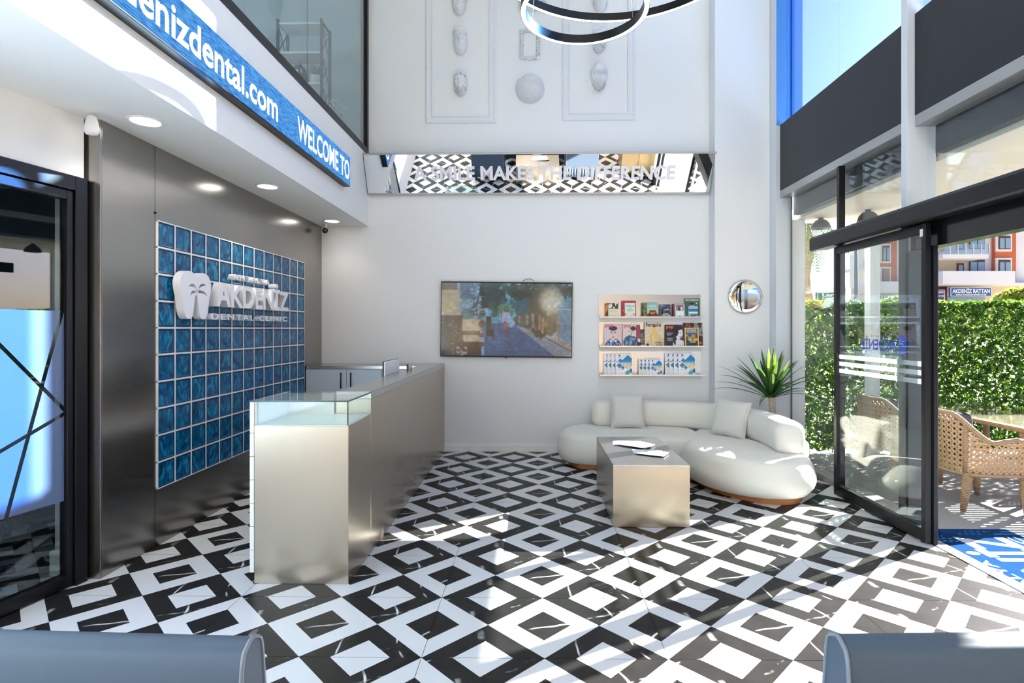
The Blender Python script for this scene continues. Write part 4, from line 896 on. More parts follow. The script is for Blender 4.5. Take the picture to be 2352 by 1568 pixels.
book('magazine', 'yellow bordered travel magazine at the right of the middle ledge', 'magazine', G2, 1572, 0.178, 0.246, Z2, 0.074, lay((244, 186, 26), ('r', (.08, .92, .05, .95), (44, 52, 66)), ('r', (.08, .92, .62, .95), (46, 84, 140)), ('n', (.08, .92, .30, .66, 5, 2, .5), (146, 138, 130)), ('e', (.6, .56, .16, .1), (216, 120, 50)), ('r', (.08, .92, .05, .14), (36, 36, 34))), th_=0.007, nx=60, ny=80, texts=(('NATIONAL', 0.026, .5, .84, (236, 236, 226), 'C'), ('GEOGRAPHIC', 0.021, .5, .75, (236, 236, 226), 'C'), ('Volcano', 0.034, .56, .34, (236, 220, 110), 'C'), ('Gods', 0.034, .56, .22, (236, 220, 110), 'C')))
G3 = 'clinic brochures on the lowest ledge'
def brochure(flag):
    return lay((238, 241, 246), ('d', (.76, .60, .48, .34), (34, 122, 182)), ('D', (.76, .60, .48, .34, .0, .66), (60, 168, 204)), ('D', (.76, .60, .48, .34, .0, .585), (150, 214, 214)), ('D', (.76, .60, .48, .34, .0, .555), (230, 214, 188)), ('N', (.76, .60, .48, .34, .0, .54), (206, 170, 140)), ('d', (.30, .68, .14, .10), (60, 110, 190)), ('d', (.24, .46, .18, .13), (90, 120, 150)), ('d', (.44, .36, .12, .09), (60, 110, 200)),
               ('d', (.72, .12, .16, .14), (54, 170, 160)), ('d', (.94, .22, .16, .12), (50, 110, 160)), ('r', (0, .6, 0, .028), (30, 70, 150)), ('r', (.04, .18, .618, .648), flag[0]), ('r', (.085, .135, .618, .648), flag[1]), ('e', (.25, .91, .06, .045), (48, 84, 176)), ('r', (.15, .36, .82, .835), (120, 140, 190)), ('r', (.12, .5, .27, .28), (120, 130, 150)))
FL = [((40, 60, 140), (230, 200, 60)), ((30, 30, 30), (200, 60, 50)), ((220, 220, 226), (60, 80, 170)), ((200, 60, 70), (70, 80, 150))]
def bset(px0, dx, w_, h_, names):
    for i, lb in enumerate(names):
        book('brochure', lb, 'brochure', G3, px0 + dx * i, w_, h_, Z3, 0.040 + 0.015 * i, brochure(FL[i % 4]), th_=0.006, lean=R(7), nx=56, ny=70)
bset(1386, 9.2, 0.212, 0.282, ('blue and white brochure, rearmost of the left fan', 'blue and white brochure, second of the left fan', 'blue and white brochure, third of the left fan', 'blue and white brochure at the front of the left fan'))
bset(1466, 8.6, 0.158, 0.210, ('small blue and white brochure, rearmost of the middle fan', 'small blue and white brochure, second of the middle fan', 'small blue and white brochure, third of the middle fan', 'small blue and white brochure at the front of the middle fan'))
bset(1526.5, 10.4, 0.212, 0.288, ('blue and white brochure, rearmost of the right fan', 'blue and white brochure, second of the right fan', 'blue and white brochure, third of the right fan', 'blue and white brochure at the front of the right fan'))

# ---- round mirror on the pilaster
t = thing('round_mirror', 'round convex mirror with a thin steel rim on the white pilaster', 'mirror', (2.655, 6.95, 2.0), (R(90), 0, 0))
MB().lathe([(0.20, 0.0), (0.21, 0.0), (0.212, 0.018), (0.203, 0.022), (0.198, 0.016)][::-1], 48).build('rim', m_steel_cool, t, smooth=True)
MB().lathe([(0.200, 0.014)] + [(0.2 * math.sin(a), 0.014 + 0.12 * (math.cos(a * .72) - math.cos(.72 * PI / 2)) * .25) for a in [PI / 2 * (1 - k / 10) for k in range(1, 10)]] + [(0.001, 0.014 + 0.12 * (1 - math.cos(.72 * PI / 2)) * .25)], 48).build('mirror_glass', m_mirror, t, smooth=True)

# ---- plaster mouldings and wall sculptures
def moulding(name, lb, x0, x1, z0, z1):
    o = MB().ring_frame(x0, x1, z0, z1, [(0, 0), (0.0, 0.012), (0.012, 0.022), (0.03, 0.022), (0.04, 0.012), (0.075, 0.012), (0.08, 0.024), (0.095, 0.024), (0.10, 0.0)], YB).build(name, m_plaster, None); struct(o, lb, 'moulding')
moulding('trim_1', 'left plaster panel moulding high on the back wall', -1.405, -0.48, 4.28, 6.6)
moulding('trim_2', 'right plaster panel moulding high on the back wall', 0.375, 1.325, 4.31, 6.6)
def head(lb, x, z, w_, h_, kind, seed):
    t = thing('head_sculpture', lb, 'sculpture', (x, YB, z), None, 'plaster heads on the back wall')
    D = 0.13
    def fn(u, v):
        a = (u - 0.5) * PI * 1.04; q = 2 * v - 1
        prof = max(0.0, 1 - abs(q) ** 2.8) ** 0.5
        jaw = 1 - 0.20 * max(0, -q) ** 1.2
        x_ = w_ / 2 * prof * jaw * math.sin(a); d = D * (prof ** 0.7) * max(0.0, math.cos(a)) ** 0.75
        g = lambda cx, cy, sx, sy: math.exp(-((x_ / w_ * 2 - cx) / sx) ** 2 - ((q - cy) / sy) ** 2)
        d0 = d; d += 0.055 * g(0, -0.10, .12, .13) + 0.025 * g(0, 0.06, .07, .14)            # nose
        d += 0.014 * g(0, 0.22, .5, .06)                                             # brow
        d -= 0.026 * (g(-.34, 0.10, .14, .07) + g(.34, 0.10, .14, .07))              # eye sockets
        d += 0.010 * (g(-.34, 0.09, .08, .035) + g(.34, 0.09, .08, .035))
        d += 0.012 * (g(-.42, -0.16, .16, .12) + g(.42, -0.16, .16, .12))
        d += 0.014 * g(0, -0.36, .18, .035) + 0.012 * g(0, -0.45, .15, .035) - 0.012 * g(0, -0.405, .2, .018)
        d += 0.020 * g(0, -0.66, .2, .12)
        d = d0 + (d - d0) * 1.35
        nz = float(fbm(np.array(u * 16 + seed), np.array(v * 13 + seed), 3)) - 0.5
        hair = max(0, min(1, (q - 0.42) * 6)) + max(0, min(1, (abs(x_ / w_ * 2) - 0.66) * 6)) * (q > -.5)
        if kind in ('curls', 'crown'): d += nz * 0.12 * min(1, hair)
        if kind in ('crown', 'helmet', 'beard'):
            bd = max(0, min(1, (-q - 0.32) * 6)) * (1 - 0.8 * g(0, -0.40, .2, .06)); d += (nz * 0.13 + 0.02) * bd
        if kind == 'turban': d += (0.035 + nz * 0.02) * max(0, min(1, (q - 0.38) * 8))
        if kind == 'helmet': d += 0.022 * max(0, min(1, (q - 0.30) * 12)); x_ *= 1 + 0.10 * max(0, min(1, (q - 0.3) * 10)) * (1 - max(0, q - .5))
        return (x_, -max(0.0, d), (q if not (kind == 'helmet' and q > .4) else q + (q - .4) * .35) * h_ / 2)
    MB().grid(fn, 40, 48).build('face', m_plaster, t, smooth=True)
    if kind == 'crown':
        for k in range(7):
            a = -1.3 + 2.6 * k / 6; xx = w_ * .44 * math.sin(a); yy = -0.02 - 0.09 * math.cos(a)
            MB().lathe([(0.016, 0), (0.012, 0.02), (0.002, 0.07)], 6).build('crown_spike', m_plaster, t, loc=(xx, yy, h_ * .34))
    if kind == 'turban': MB().ball((0.0, -0.075, h_ * .40), (w_ * .54, 0.10, h_ * .17), 20, 12).build('turban', m_plaster, t, smooth=True)
    if kind == 'helmet':
        MB().tube([(w_ * .52 * math.sin(a), -0.012 - 0.135 * math.cos(a), h_ * .17 - 0.01 * math.cos(a)) for a in [-1.45 + 2.9 * k / 14 for k in range(15)]], 0.011, 6).build('helmet_brim', m_plaster, t, smooth=True)
        for s_ in (-1, 1): MB().ball((s_ * w_ * .47, -0.05, h_ * .12), (0.018, 0.03, 0.045), 10, 8).build('cheek_guard', m_plaster, t, smooth=True)
    if kind in ('curls', 'beard'):
        random.seed(seed); b = MB()
        for k in range(16):
            a = -1.5 + 3.0 * k / 15; b.ball((w_ * .47 * math.sin(a), -0.03 - 0.05 * math.cos(a), h_ * (.22 + .27 * math.cos(a)) + random.uniform(-.01, .01)), 0.022, 8, 6)
        b.build('hair_curls', m_plaster, t, smooth=True)
head('white plaster head with a spiked crown and beard, lowest in the left panel', -0.948, 4.78, 0.17, 0.30, 'crown', 1)
head('white plaster head in a turban, middle of the left panel', -0.948, 5.31, 0.18, 0.31, 'turban', 5)
head('white plaster head with curled hair, topmost in the left panel', -0.965, 5.83, 0.18, 0.31, 'curls', 9)
head('white plaster bearded head in a pointed helmet, lowest in the right panel', 0.851, 4.85, 0.19, 0.32, 'helmet', 3)
head('white plaster bearded head half hidden behind the lamp rings', 0.855, 5.33, 0.18, 0.31, 'beard', 7)
head('white plaster curly head, topmost in the right panel', 0.87, 5.84, 0.18, 0.31, 'curls', 12)
t = thing('globe_relief', 'white plaster hemisphere with cratered relief between the panels', 'sculpture', (-0.045, YB, 4.72))
def gl(u, v):
    a = 2 * PI * u; b = v * PI / 2 * 0.995; r = 0.19 * math.cos(b); x, z, d = r * math.cos(a), r * math.sin(a), 0.15 * math.sin(b)
    k = 1 + 0.5 * (float(fbm(np.array(x * 18 + 3), np.array(z * 18 + 9), 4)) - 0.5) * min(1, v * 6); return (x * (1 + (k - 1) * .3), -d * (0.6 + k * .4) - 0.05 * (k - 1), z * (1 + (k - 1) * .3))
MB().grid(gl, 64, 26, closed_u=True).build('relief', m_plrough, t, smooth=True)
def ornate(lb, x, z, W, H):
    t = thing('ornate_frame', lb, 'frame', (x, YB, z)); P = []
    N = 120
    for k in range(N):
        s_ = k / N * 2 * (W + H)
        if s_ < W: p = (-W / 2 + s_, -H / 2)
        elif s_ < W + H: p = (W / 2, -H / 2 + s_ - W)
        elif s_ < 2 * W + H: p = (W / 2 - (s_ - W - H), H / 2)
        else: p = (-W / 2, H / 2 - (s_ - 2 * W - H))
        P.append((p[0], -0.014, p[1]))
    MB().tube(P, [0.021 + 0.008 * math.sin(k * 1.55) + 0.004 * math.sin(k * 3.1 + 1) for k in range(N)], 8, closed=True).build('carved_rail', m_plrough, t, smooth=True)
    b = MB()
    for sx in (-1, 1):
        for sz in (-1, 1): b.ball((sx * W / 2, -0.014, sz * H / 2), 0.026, 10, 8)
    b.ball((0, -0.014, -H / 2 - .008), (0.05, 0.02, 0.022), 10, 8); b.ball((0, -0.014, H / 2 + .008), (0.05, 0.02, 0.022), 10, 8)
    b.build('corner_rosette', m_plaster, t, smooth=True)
ornate('small carved white picture frame hung empty between the panels', -0.045, 5.30, 0.215, 0.355)
ornate('carved white frame near the top, mostly above the lamp ring', -0.02, 5.90, 0.30, 0.28)
# ================================================================ SEATING
m_boucle = mat('cream_upholstery', rgb(226, 222, 214), 0.85, sheen=0.3, bump=((160, 160, 160), 0.15, 0.004), vary=((5, 5, 5), 0.03))
m_cush = mat('cushion_fabric', rgb(206, 203, 198), 0.9, sheen=0.2, bump=((220, 220, 220), 0.15, 0.003))
def catmull(P, k=6, closed=True):
    P = [Vector(p) for p in P]; n = len(P); out = []
    for i in range(n if closed else n - 1):
        a, b, c, d = (P[i - 1] if closed or i else P[0]), P[i], P[(i + 1) % n], (P[(i + 2) % n] if closed or i + 2 < n else P[-1])
        for j in range(k):
            t = j / k; out.append(0.5 * ((2 * b) + (c - a) * t + (2 * a - 5 * b + 4 * c - d) * t * t + (3 * b - a - 3 * c + d) * t ** 3))
    if not closed: out.append(P[-1])
    return out
def inset(P, d):
    n = len(P); out = []
    for i in range(n):
        t = (P[(i + 1) % n] - P[i - 1]).normalized(); out.append(P[i] + Vector((-t.y, t.x)) * d)
    return out
def puffy(outline, z0, z1, r, bulge=0.02):
    """upholstered block: counter-clockwise outline with rolled top and bottom edges"""
    b = MB(); rings = []
    prof = [(r * 0.9, z0), (r * 0.35, z0 + r * 0.12), (r * 0.05, z0 + r * 0.5)]
    prof += [(-bulge * math.sin(PI * t), z0 + r * 0.5 + (z1 - r - z0 - r * 0.5) * t) for t in (0.15, 0.35, 0.5, 0.65, 0.85)]
    prof += [(r * (1 - math.cos(a)), z1 - r + r * math.sin(a)) for a in (0.25, 0.6, 0.95, 1.25, PI / 2)]
    prof += [(r * 1.7, z1 + 0.006)]
    for i, z in prof: rings.append([(p.x, p.y, z) for p in inset(outline, i)])
    b.loops(rings); return b
SX, SY = 1.45, 6.2
sofa = thing('curved_sofa', 'cream curved sofa on a wooden plinth in the corner under the ledges', 'sofa', (SX, SY, 0))
L = lambda pts: catmull([(x - SX, y - SY) for x, y in pts])
left_seat = L([(0.31, 6.62), (0.36, 6.36), (0.56, 6.20), (0.90, 6.17), (1.30, 6.14), (1.62, 6.02), (1.85, 6.05), (1.98, 6.30), (1.95, 6.75), (1.80, 7.05), (1.30, 7.10), (0.80, 7.09), (0.48, 7.0)])
right_seat = L([(1.58, 5.78), (1.62, 5.48), (1.76, 5.20), (2.00, 5.00), (2.28, 4.95), (2.52, 5.05), (2.66, 5.30), (2.70, 5.75), (2.66, 6.25), (2.45, 6.65), (2.15, 6.88), (1.90, 6.60), (1.82, 6.25), (1.66, 6.02)])
puffy(left_seat, 0.055, 0.395, 0.10).build('seat', m_boucle, sofa, smooth=True)
puffy(right_seat, 0.055, 0.40, 0.10, 0.03).build('seat', m_boucle, sofa, smooth=True)
pl = L([(0.42, 6.62), (0.48, 6.40), (0.62, 6.28), (1.30, 6.24), (1.60, 6.12), (1.70, 5.78), (1.74, 5.52), (1.86, 5.30), (2.05, 5.10), (2.28, 5.03), (2.46, 5.11), (2.57, 5.33), (2.60, 5.75), (2.55, 6.2), (2.38, 6.55), (2.05, 6.85), (1.80, 6.98), (1.30, 7.02), (0.8, 7.0), (0.52, 6.9)])
b = MB(); b.prism([tuple(p) for p in pl], 0.0, 0.058); b.build('plinth', mat('oak_plinth', rgb(176, 112, 58), 0.5, vary=((6, 6, 6), 0.1)), sofa)
def bolster(path, hw, z0, z1):
    """rounded back cushion swept along a plan path, closing at both ends"""
    P = catmull(path, 8, closed=False); n = len(P); b = MB(); rings = []
    Ls = [0]
    for i in range(1, n): Ls.append(Ls[-1] + (P[i] - P[i - 1]).length)
    T = Ls[-1]; N = 20
    def ring(p, t, k):
        nrm = Vector((-t.y, t.x)); out = []
        for q in range(N):
            a = 2 * PI * q / N; ca, sa = math.cos(a), math.sin(a)
            ex = abs(ca) ** 0.62 * (1 if ca >= 0 else -1); ez = abs(sa) ** 0.62 * (1 if sa >= 0 else -1)
            o = p + nrm * ex * hw * k; out.append((o.x, o.y, (z0 + z1) / 2 + ez * (z1 - z0) / 2 * (0.25 + 0.75 * k) * (1 if k > .98 else k ** .35)))
        return out
    t0 = (P[1] - P[0]).normalized(); t1 = (P[-1] - P[-2]).normalized(); e = hw * 0.75
    for a in (0.12, 0.35, 0.62, 0.95, 1.3): rings.append(ring(P[0] - t0 * e * math.cos(a) + t0 * e, t0, math.sin(a) ** 0.6))
    for i in range(n):
        if Ls[i] < e or Ls[i] > T - e: continue
        t = (P[min(i + 1, n - 1)] - P[max(i - 1, 0)]).normalized(); rings.append(ring(P[i], t, 1.0))
    for a in (1.3, 0.95, 0.62, 0.35, 0.12): rings.append(ring(P[-1] + t1 * e * math.cos(a) - t1 * e, t1, math.sin(a) ** 0.6))
    b.loops(rings); return b
pp = [(0.72, 6.92), (1.1, 6.93), (1.5, 6.92), (1.85, 6.84), (2.15, 6.66), (2.36, 6.38), (2.48, 6.02), (2.50, 5.62), (2.46, 5.26)]
bolster([(x - SX, y - SY) for x, y in pp], 0.145, 0.385, 0.705).build('backrest', m_boucle, sofa, smooth=True)
pp = [(2.58, 6.2), (2.63, 5.75), (2.60, 5.34)]
bolster([(x - SX, y - SY) for x, y in pp], 0.075, 0.33, 0.52).build('rear_pad', m_boucle, sofa, smooth=True)
def pillow(lb, loc, rot, w_=0.40, seed=0):
    def fn(side):
        def f(u, v):
            a, b_ = 2 * u - 1, 2 * v - 1
            pinch = 1 - 0.06 * (1 - a * a) * abs(b_) ** 3; pinch2 = 1 - 0.06 * (1 - b_ * b_) * abs(a) ** 3
            th_ = 0.075 * (max(0, 1 - a ** 4) * max(0, 1 - b_ ** 4)) ** 0.55
            wr = 0.006 * (float(noise(np.array(u * 6 + seed), np.array(v * 6 + seed))) - .5) * (1 if th_ > 0.01 else 0)
            return (a * w_ / 2 * pinch2, side * (th_ + wr), b_ * w_ / 2 * pinch + w_ / 2)
        return f
    b = MB(); b.grid(fn(-1), 20, 20)
    o = len(b.f); b.grid(fn(1), 20, 20); b.f[o:] = [q[::-1] for q in b.f[o:]]
    p = b.build('cushion', m_cush, None, smooth=True, loc=loc, rot=rot); tag(p, lb, 'cushion', 'cushions on the sofa')
    ed = []
    for k in range(80):
        s_ = k / 20 % 4; f = s_ - int(s_); e = int(s_)
        uv = ((f, 0), (1, f), (1 - f, 1), (0, 1 - f))[e]; ed.append(fn(1)(*uv))
    MB().tube(ed, 0.004, 6, closed=True).build('piping', m_cush, p, smooth=True)
pillow('square beige cushion against the left part of the sofa back', (1.145, 6.67, 0.402), (R(-13), 0, 0), 0.41, 1)
pillow('square beige cushion at the curve of the sofa, turned to the window', (2.15, 6.14, 0.408), (R(-14), R(4), R(-48)), 0.41, 3)

# ---- steel coffee table with brochures
def steel_table(lb, x0, x1, y0, y1, h):
    t = thing('coffee_table', lb, 'table', ((x0 + x1) / 2, (y0 + y1) / 2, 0)); a, b = (x1 - x0) / 2, (y1 - y0) / 2
    MB().box(-a, a, -b, b, h - 0.012, h).build('top', m_steel_top, t, bevel=0.0015)
    MB().box(-a, a, -b, -b + 0.01, 0.004, h - 0.012).build('end_panel', m_steel, t)
    MB().box(-a, a, b - 0.01, b, 0.004, h - 0.012).build('end_panel', m_steel, t)
    MB().box(-a, -a + 0.01, -b + 0.01, b - 0.01, 0.004, h - 0.012).build('side_panel', m_steel, t)
    MB().box(a - 0.01, a, -b + 0.01, b - 0.01, 0.004, h - 0.012).build('side_panel', m_steel, t)
    f = MB()
    for sx in (-1, 1):
        for sy in (-1, 1): f.box(sx * (a - 0.05) - 0.02, sx * (a - 0.05) + 0.02, sy * (b - 0.05) - 0.02, sy * (b - 0.05) + 0.02, 0, 0.006)
    f.build('glides', m_black, t)
steel_table('box shaped brushed steel coffee table in front of the sofa', 0.644, 1.26, 4.45, 5.62, 0.502)
steel_table('brushed steel table between the grey armchairs, seen in the mirror', -0.42, 0.62, 0.98, 1.54, 0.46)
def flyer(lb, grp, x, y, z, a, w_=0.15, h_=0.21, k=0):
    p = MB().box(-w_ / 2, w_ / 2, -h_ / 2, h_ / 2, 0, 0.0022).build('leaflet', m_paper, None, loc=(x, y, z), rot=(0, 0, a)); tag(p, lb, 'leaflet', grp)
    painted('cover', w_, h_, 36, 46, lay((246, 246, 248), ('d', (.74, .80, .2, .12), (140, 206, 214)), ('r', (.15, .62, .55, .57), (160, 162, 170)), ('r', (.15, .52, .47, .49), (160, 162, 170)), ('r', (.15, .58, .39, .41), (170, 172, 180)), ('r', (.0, .22, .90, .96), (90, 130, 210)), ('r', (.5, .9, .10, .12), (150, 160, 190))), m_print, p, (-w_ / 2, -h_ / 2, 0.0026))
GT = 'leaflets on the coffee table'
ords = ('bottom', 'second', 'third', 'fourth', 'top')
for k in range(5): flyer('white leaflet in the far fan on the coffee table, %s one' % (ords[k] if k in (0, 4) else ords[k] + ' from the bottom'), GT, 0.905 + 0.016 * k, 5.30 - 0.030 * k, 0.5025 + 0.003 * k, R(84 - 8 * k), 0.20, 0.28, k)
for k in range(4): flyer('white leaflet in the near fan on the coffee table, %s one' % ((ords[k] + ' from the bottom') if k in (1, 2) else ('bottom' if k == 0 else 'top')), GT, 1.01 + 0.012 * k, 4.93 - 0.032 * k, 0.5025 + 0.003 * k, R(86 - 8 * k), 0.16, 0.24, k)
for k in range(6): flyer('leaflet in the fan on the mirrored table, number %s from the left' % ('one two three four five six'.split()[k]), 'leaflets on the table behind', 0.02 + 0.055 * k, 1.16, 0.4605 + 0.003 * k, R(22 - 9 * k), 0.12, 0.2, k)

# ---- potted dragon tree behind the sofa
pt = thing('potted_dragon_tree', 'dragon tree with strap leaves in a white pot behind the sofa', 'plant', (2.76, 6.42, 0))
MB().lathe([(0.09, 0.0), (0.10, 0.01), (0.125, 0.30), (0.130, 0.31), (0.118, 0.31), (0.112, 0.27), (0.001, 0.27)], 28).build('pot', m_white, pt, auto=R(40))
MB().lathe([(0.112, 0.268), (0.06, 0.275), (0.001, 0.278)], 20).build('soil', mat('soil', rgb(64, 50, 40), 0.9), pt)
tr = [(0.02, 0, 0.27), (0.03, 0, 0.42), (0.015, 0.0, 0.58), (0.0, 0, 0.72), (-0.012, 0, 0.84)]
trp = catmull(tr, 5, closed=False)
MB().tube([tuple(p) for p in trp], [0.034 + 0.004 * math.sin(k * 2.2) - 0.0004 * k for k in range(len(trp))], 12).build('trunk', mat('palm_bark', rgb(186, 162, 138), 0.85, bump=((12, 12, 60), 0.5, 0.01), vary=((10, 10, 40), 0.2)), pt, smooth=True)
def plant_leaf_mat():
    m = leaf_mat('strap_leaf', 0.4); n = m.node_tree
    return m
m_strap = plant_leaf_mat()
random.seed(11)
def strap(i, n):
    f = i / n; a = i * 2.39996; el = R(86 - 74 * f ** 0.9) + random.uniform(-.1, .1); Ln = 0.60 + 0.12 * random.random() - 0.14 * (1 - f) + (0.08 if f > .6 else 0); droop = (0.35 + 1.0 * f) * (0.6 + 0.8 * random.random())
    p = Vector((-0.012, 0, 0.845 - 0.05 * f)); d = Vector((math.cos(a) * math.cos(el), math.sin(a) * math.cos(el), math.sin(el)))
    side = Vector((-math.sin(a), math.cos(a), 0)); nseg = 9; vs = []; fs = []
    if (p + d * Ln).x > 0.34: Ln *= 0.72
    for k in range(nseg + 1):
        t = k / nseg; wd_ = 0.029 * (0.55 + 0.9 * t) * (1 - t ** 2.4) + 0.0006; nrm = side.cross(d).normalized()
        vs += [tuple(p - side * wd_ + nrm * wd_ * .25), tuple(p), tuple(p + side * wd_ + nrm * wd_ * .25)]
        if k < nseg:
            fs += [(3 * k, 3 * k + 1, 3 * k + 4, 3 * k + 3), (3 * k + 1, 3 * k + 2, 3 * k + 5, 3 * k + 4)]
            d = (d + Vector((0, 0, -1)) * droop * 0.13 * t).normalized(); p = p + d * Ln / nseg
    b = MB(); b.add(vs, fs); me = b.mesh('leaf', m_strap, True)
    c0 = np.array(rgb(46, 84, 44)) * random.uniform(.6, 1.25); c1 = np.array(rgb(120, 160, 60)); g = random.random() * (0.65 if f < .35 else .18)
    c = c0 * (1 - g) + c1 * g; at_ = me.color_attributes.new('Col', 'FLOAT_COLOR', 'POINT')
    at_.data.foreach_set('color', np.tile(np.append(c, 1).astype(np.float32), len(vs)))
    obj('leaf', me, pt)
for i in range(46): strap(i, 46)

# ---- grey armchairs, backs to the room
m_lea = mat('grey_blue_leather', rgb(70, 84, 100), 0.55, spec=0.3, bump=((260, 260, 260), 0.06, 0.002), vary=((2, 2, 2), 0.04))
m_pipe = mat('piping_leather', rgb(112, 122, 134), 0.4)
def armchair():
    t = thing('armchair', 'x', 'armchair', (0, 0, 0), None, 'grey leather armchairs round the near table')
    W = 0.36
    def slab(x0, x1, yb0, yb1, z0, z1, tb, tt, nm, lean):
        """upright padded slab: thickness tb at the foot to tt at the rolled top; lean pushes the top to +y"""
        prof = [(-tb / 2, z0), (-tb / 2 * .98, z0 + (z1 - z0) * .35), (-tt / 2 * 1.2, z0 + (z1 - z0) * .75), (-tt / 2 * .9, z1 - 0.035), (-tt / 2 * .45, z1 - 0.008), (0.0, z1), (tt / 2 * .45, z1 - 0.008), (tt / 2 * .9, z1 - 0.035), (tt / 2 * 1.2, z0 + (z1 - z0) * .75), (tb / 2 * .98, z0 + (z1 - z0) * .35), (tb / 2, z0)]
        prof = [tuple(p) for p in catmull(prof, 4, closed=False)]; b = MB(); N = 14; R_ = []
        for k in range(N + 1):
            f = k / N; x = x0 + (x1 - x0) * f; y = yb0 + (yb1 - yb0) * f
            R_.append([(x * (1 + 0.10 * (1 - (z - z0) / (z1 - z0))), y + q + lean * (z - z0) / (z1 - z0), z) for q, z in prof])
        b.loops(R_); o = b.build(nm, m_lea, t, auto=R(50))
        for e, r in ((0, R_[0]), (1, R_[-1])): MB().tube([tuple(Vector(p)) for p in r[:]], 0.0055, 6).build('piping', m_pipe, o, smooth=True)
        return o
    slab(-W, W, 0.30, 0.30, 0.16, 0.80, 0.20, 0.10, 'backrest', 0.06)
    for s_ in (-1, 1):
        b = MB(); rr = []
        for k in range(11):
            f = k / 10; y = 0.24 - 0.60 * f; zt = 0.70 - 0.12 * f; w_ = 0.06
            rr.append([(s_ * (W + q * w_ - 0.02), y, z) for q, z in ((-1, 0.16), (-1, zt - 0.06), (-.7, zt - 0.015), (0, zt), (.7, zt - 0.015), (1, zt - 0.06), (1, 0.16))])
        b.loops(rr); o = b.build('arm', m_lea, t, auto=R(50))
        MB().tube(rr[-1], 0.005, 6).build('piping', m_pipe, o, smooth=True)
    puffy(catmull([(-0.29, -0.36), (0.29, -0.36), (0.31, -0.30), (0.31, 0.16), (0.29, 0.22), (-0.29, 0.22), (-0.31, 0.16), (-0.31, -0.30)], 4), 0.26, 0.44, 0.05).build('seat_cushion', m_lea, t, smooth=True)
    MB().box(-0.31, 0.31, -0.34, 0.24, 0.16, 0.27).build('seat_base', m_lea, t, bevel=0.01)
    for k in range(12):
        x = -0.345 + 0.0627 * k; MB().tube([(x, 0.395, 0.17), (x, 0.405, 0.40)], 0.030, 8).build('channel_rib', m_lea, t, smooth=True)
    for sx in (-1, 1):
        for sy in (-0.30, 0.32): MB().tube([(sx * 0.30, sy, 0.16), (sx * 0.32, sy * 1.05, 0.0)], [0.012, 0.008], 8).build('leg', m_blackgl, t, smooth=True)
    return t
ac = armchair(); ac.location = (-1.10, 1.07, 0); ac.rotation_euler = (0, 0, R(-2.0)); ac['label'] = 'grey blue leather armchair back at the lower left corner'
dup(ac, (1.165, 1.10, 0), R(2.0), 'grey blue leather armchair at the lower right, half in sun')
dup(ac, (-0.42, 0.28, 0), R(180), 'grey armchair on the far side of the mirrored table, left one')
dup(ac, (0.60, 0.28, 0), R(180), 'grey armchair on the far side of the mirrored table, right one')
t = thing('side_cabinet', 'bronze toned metal cabinet by the window, seen only in the mirror', 'cabinet', (2.55, 0.85, 0))
m_brz = mat('bronze_metal', rgb(176, 150, 112), 0.3, 0.9)
MB().box(-0.40, 0.40, -0.28, 0.28, 0, 0.86).build('body', m_brz, t, bevel=0.004); MB().box(-0.42, 0.42, -0.30, 0.30, 0.862, 0.89).build('top', m_brz, t, bevel=0.003)
for x in (-0.2, 0.2): MB().box(x - 0.19, x + 0.19, 0.282, 0.296, 0.06, 0.82).build('door', m_brz, t, bevel=0.003)
# ================================================================ LAMPS
m_ringw = emission('ring_glow', (1.0, 0.98, 0.96), 9.0)
def ring_lamp(lb, x, y, z, r):
    t = thing('ring_pendant', lb, 'pendant lamp', (x, y, z), None, 'ring pendants'); N = 96; h = 0.075; w_ = 0.042
    b = MB(); ring = lambda rr, zz: [(rr * math.cos(2 * PI * i / N), rr * math.sin(2 * PI * i / N), zz) for i in range(N)]
    b.loops([ring(r, 0), ring(r, h), ring(r - w_, h), ring(r - w_, 0), ring(r - w_ + .003, 0), ring(r - w_ + .003, .006), ring(r - .003, .006), ring(r - .003, 0), ring(r, 0)], cap0=False, cap1=False)
    b.build('body', m_black, t, auto=R(40))
    b = MB(); b.loops([ring(r - .004, 0.0015), ring(r - w_ + .004, 0.0015)], cap0=False, cap1=False); o = b.build('light_strip', m_ringw, t)
    for k in range(3):
        a = 0.5 + 2 * PI * k / 3; MB().tube([((r - w_ / 2) * math.cos(a), (r - w_ / 2) * math.sin(a), h), (0.25 * math.cos(a), 0.25 * math.sin(a), 7.0 - z)], 0.0015, 5).build('cable', m_alu, t)
    MB().lathe([(0.27, 0.0), (0.27, -0.04), (0.001, -0.04)], 32).build('ceiling_rose', m_black, t, loc=(0, 0, 7.0 - z))
ring_lamp('smaller lower black ring pendant with a glowing underside', 0.416, 4.5, 4.18, 0.52)
ring_lamp('large black ring pendant cut off by the top of the picture', 0.735, 4.5, 4.75, 1.18)
m_fill_panel = emission('ceiling_fill_glow', (1.0, 0.98, 0.96), CEIL_FILL_E)  # unseen panels added as interior fill light
i_ = 0
for lb, x, y in (('added square fill light over the counter side, far', -1.2, 6.0), ('added square fill light over the window side, far', 1.8, 6.0), ('added square fill light over the counter side, middle', -1.2, 2.6),
                 ('added square fill light over the window side, middle', 1.8, 2.6), ('added square fill light over the counter side, rear', -1.2, -0.8), ('added square fill light over the window side, rear', 1.8, -0.8)):
    t = thing('ceiling_fill_light', lb, 'ceiling light', (x, y, 7.0), None, 'added high fill lights')
    MB().box(-0.32, 0.32, -0.32, 0.32, -0.02, 0.0).build('frame', m_white, t); MB().box(-0.30, 0.30, -0.30, 0.30, -0.023, -0.0205).build('diffuser', m_fill_panel, t)
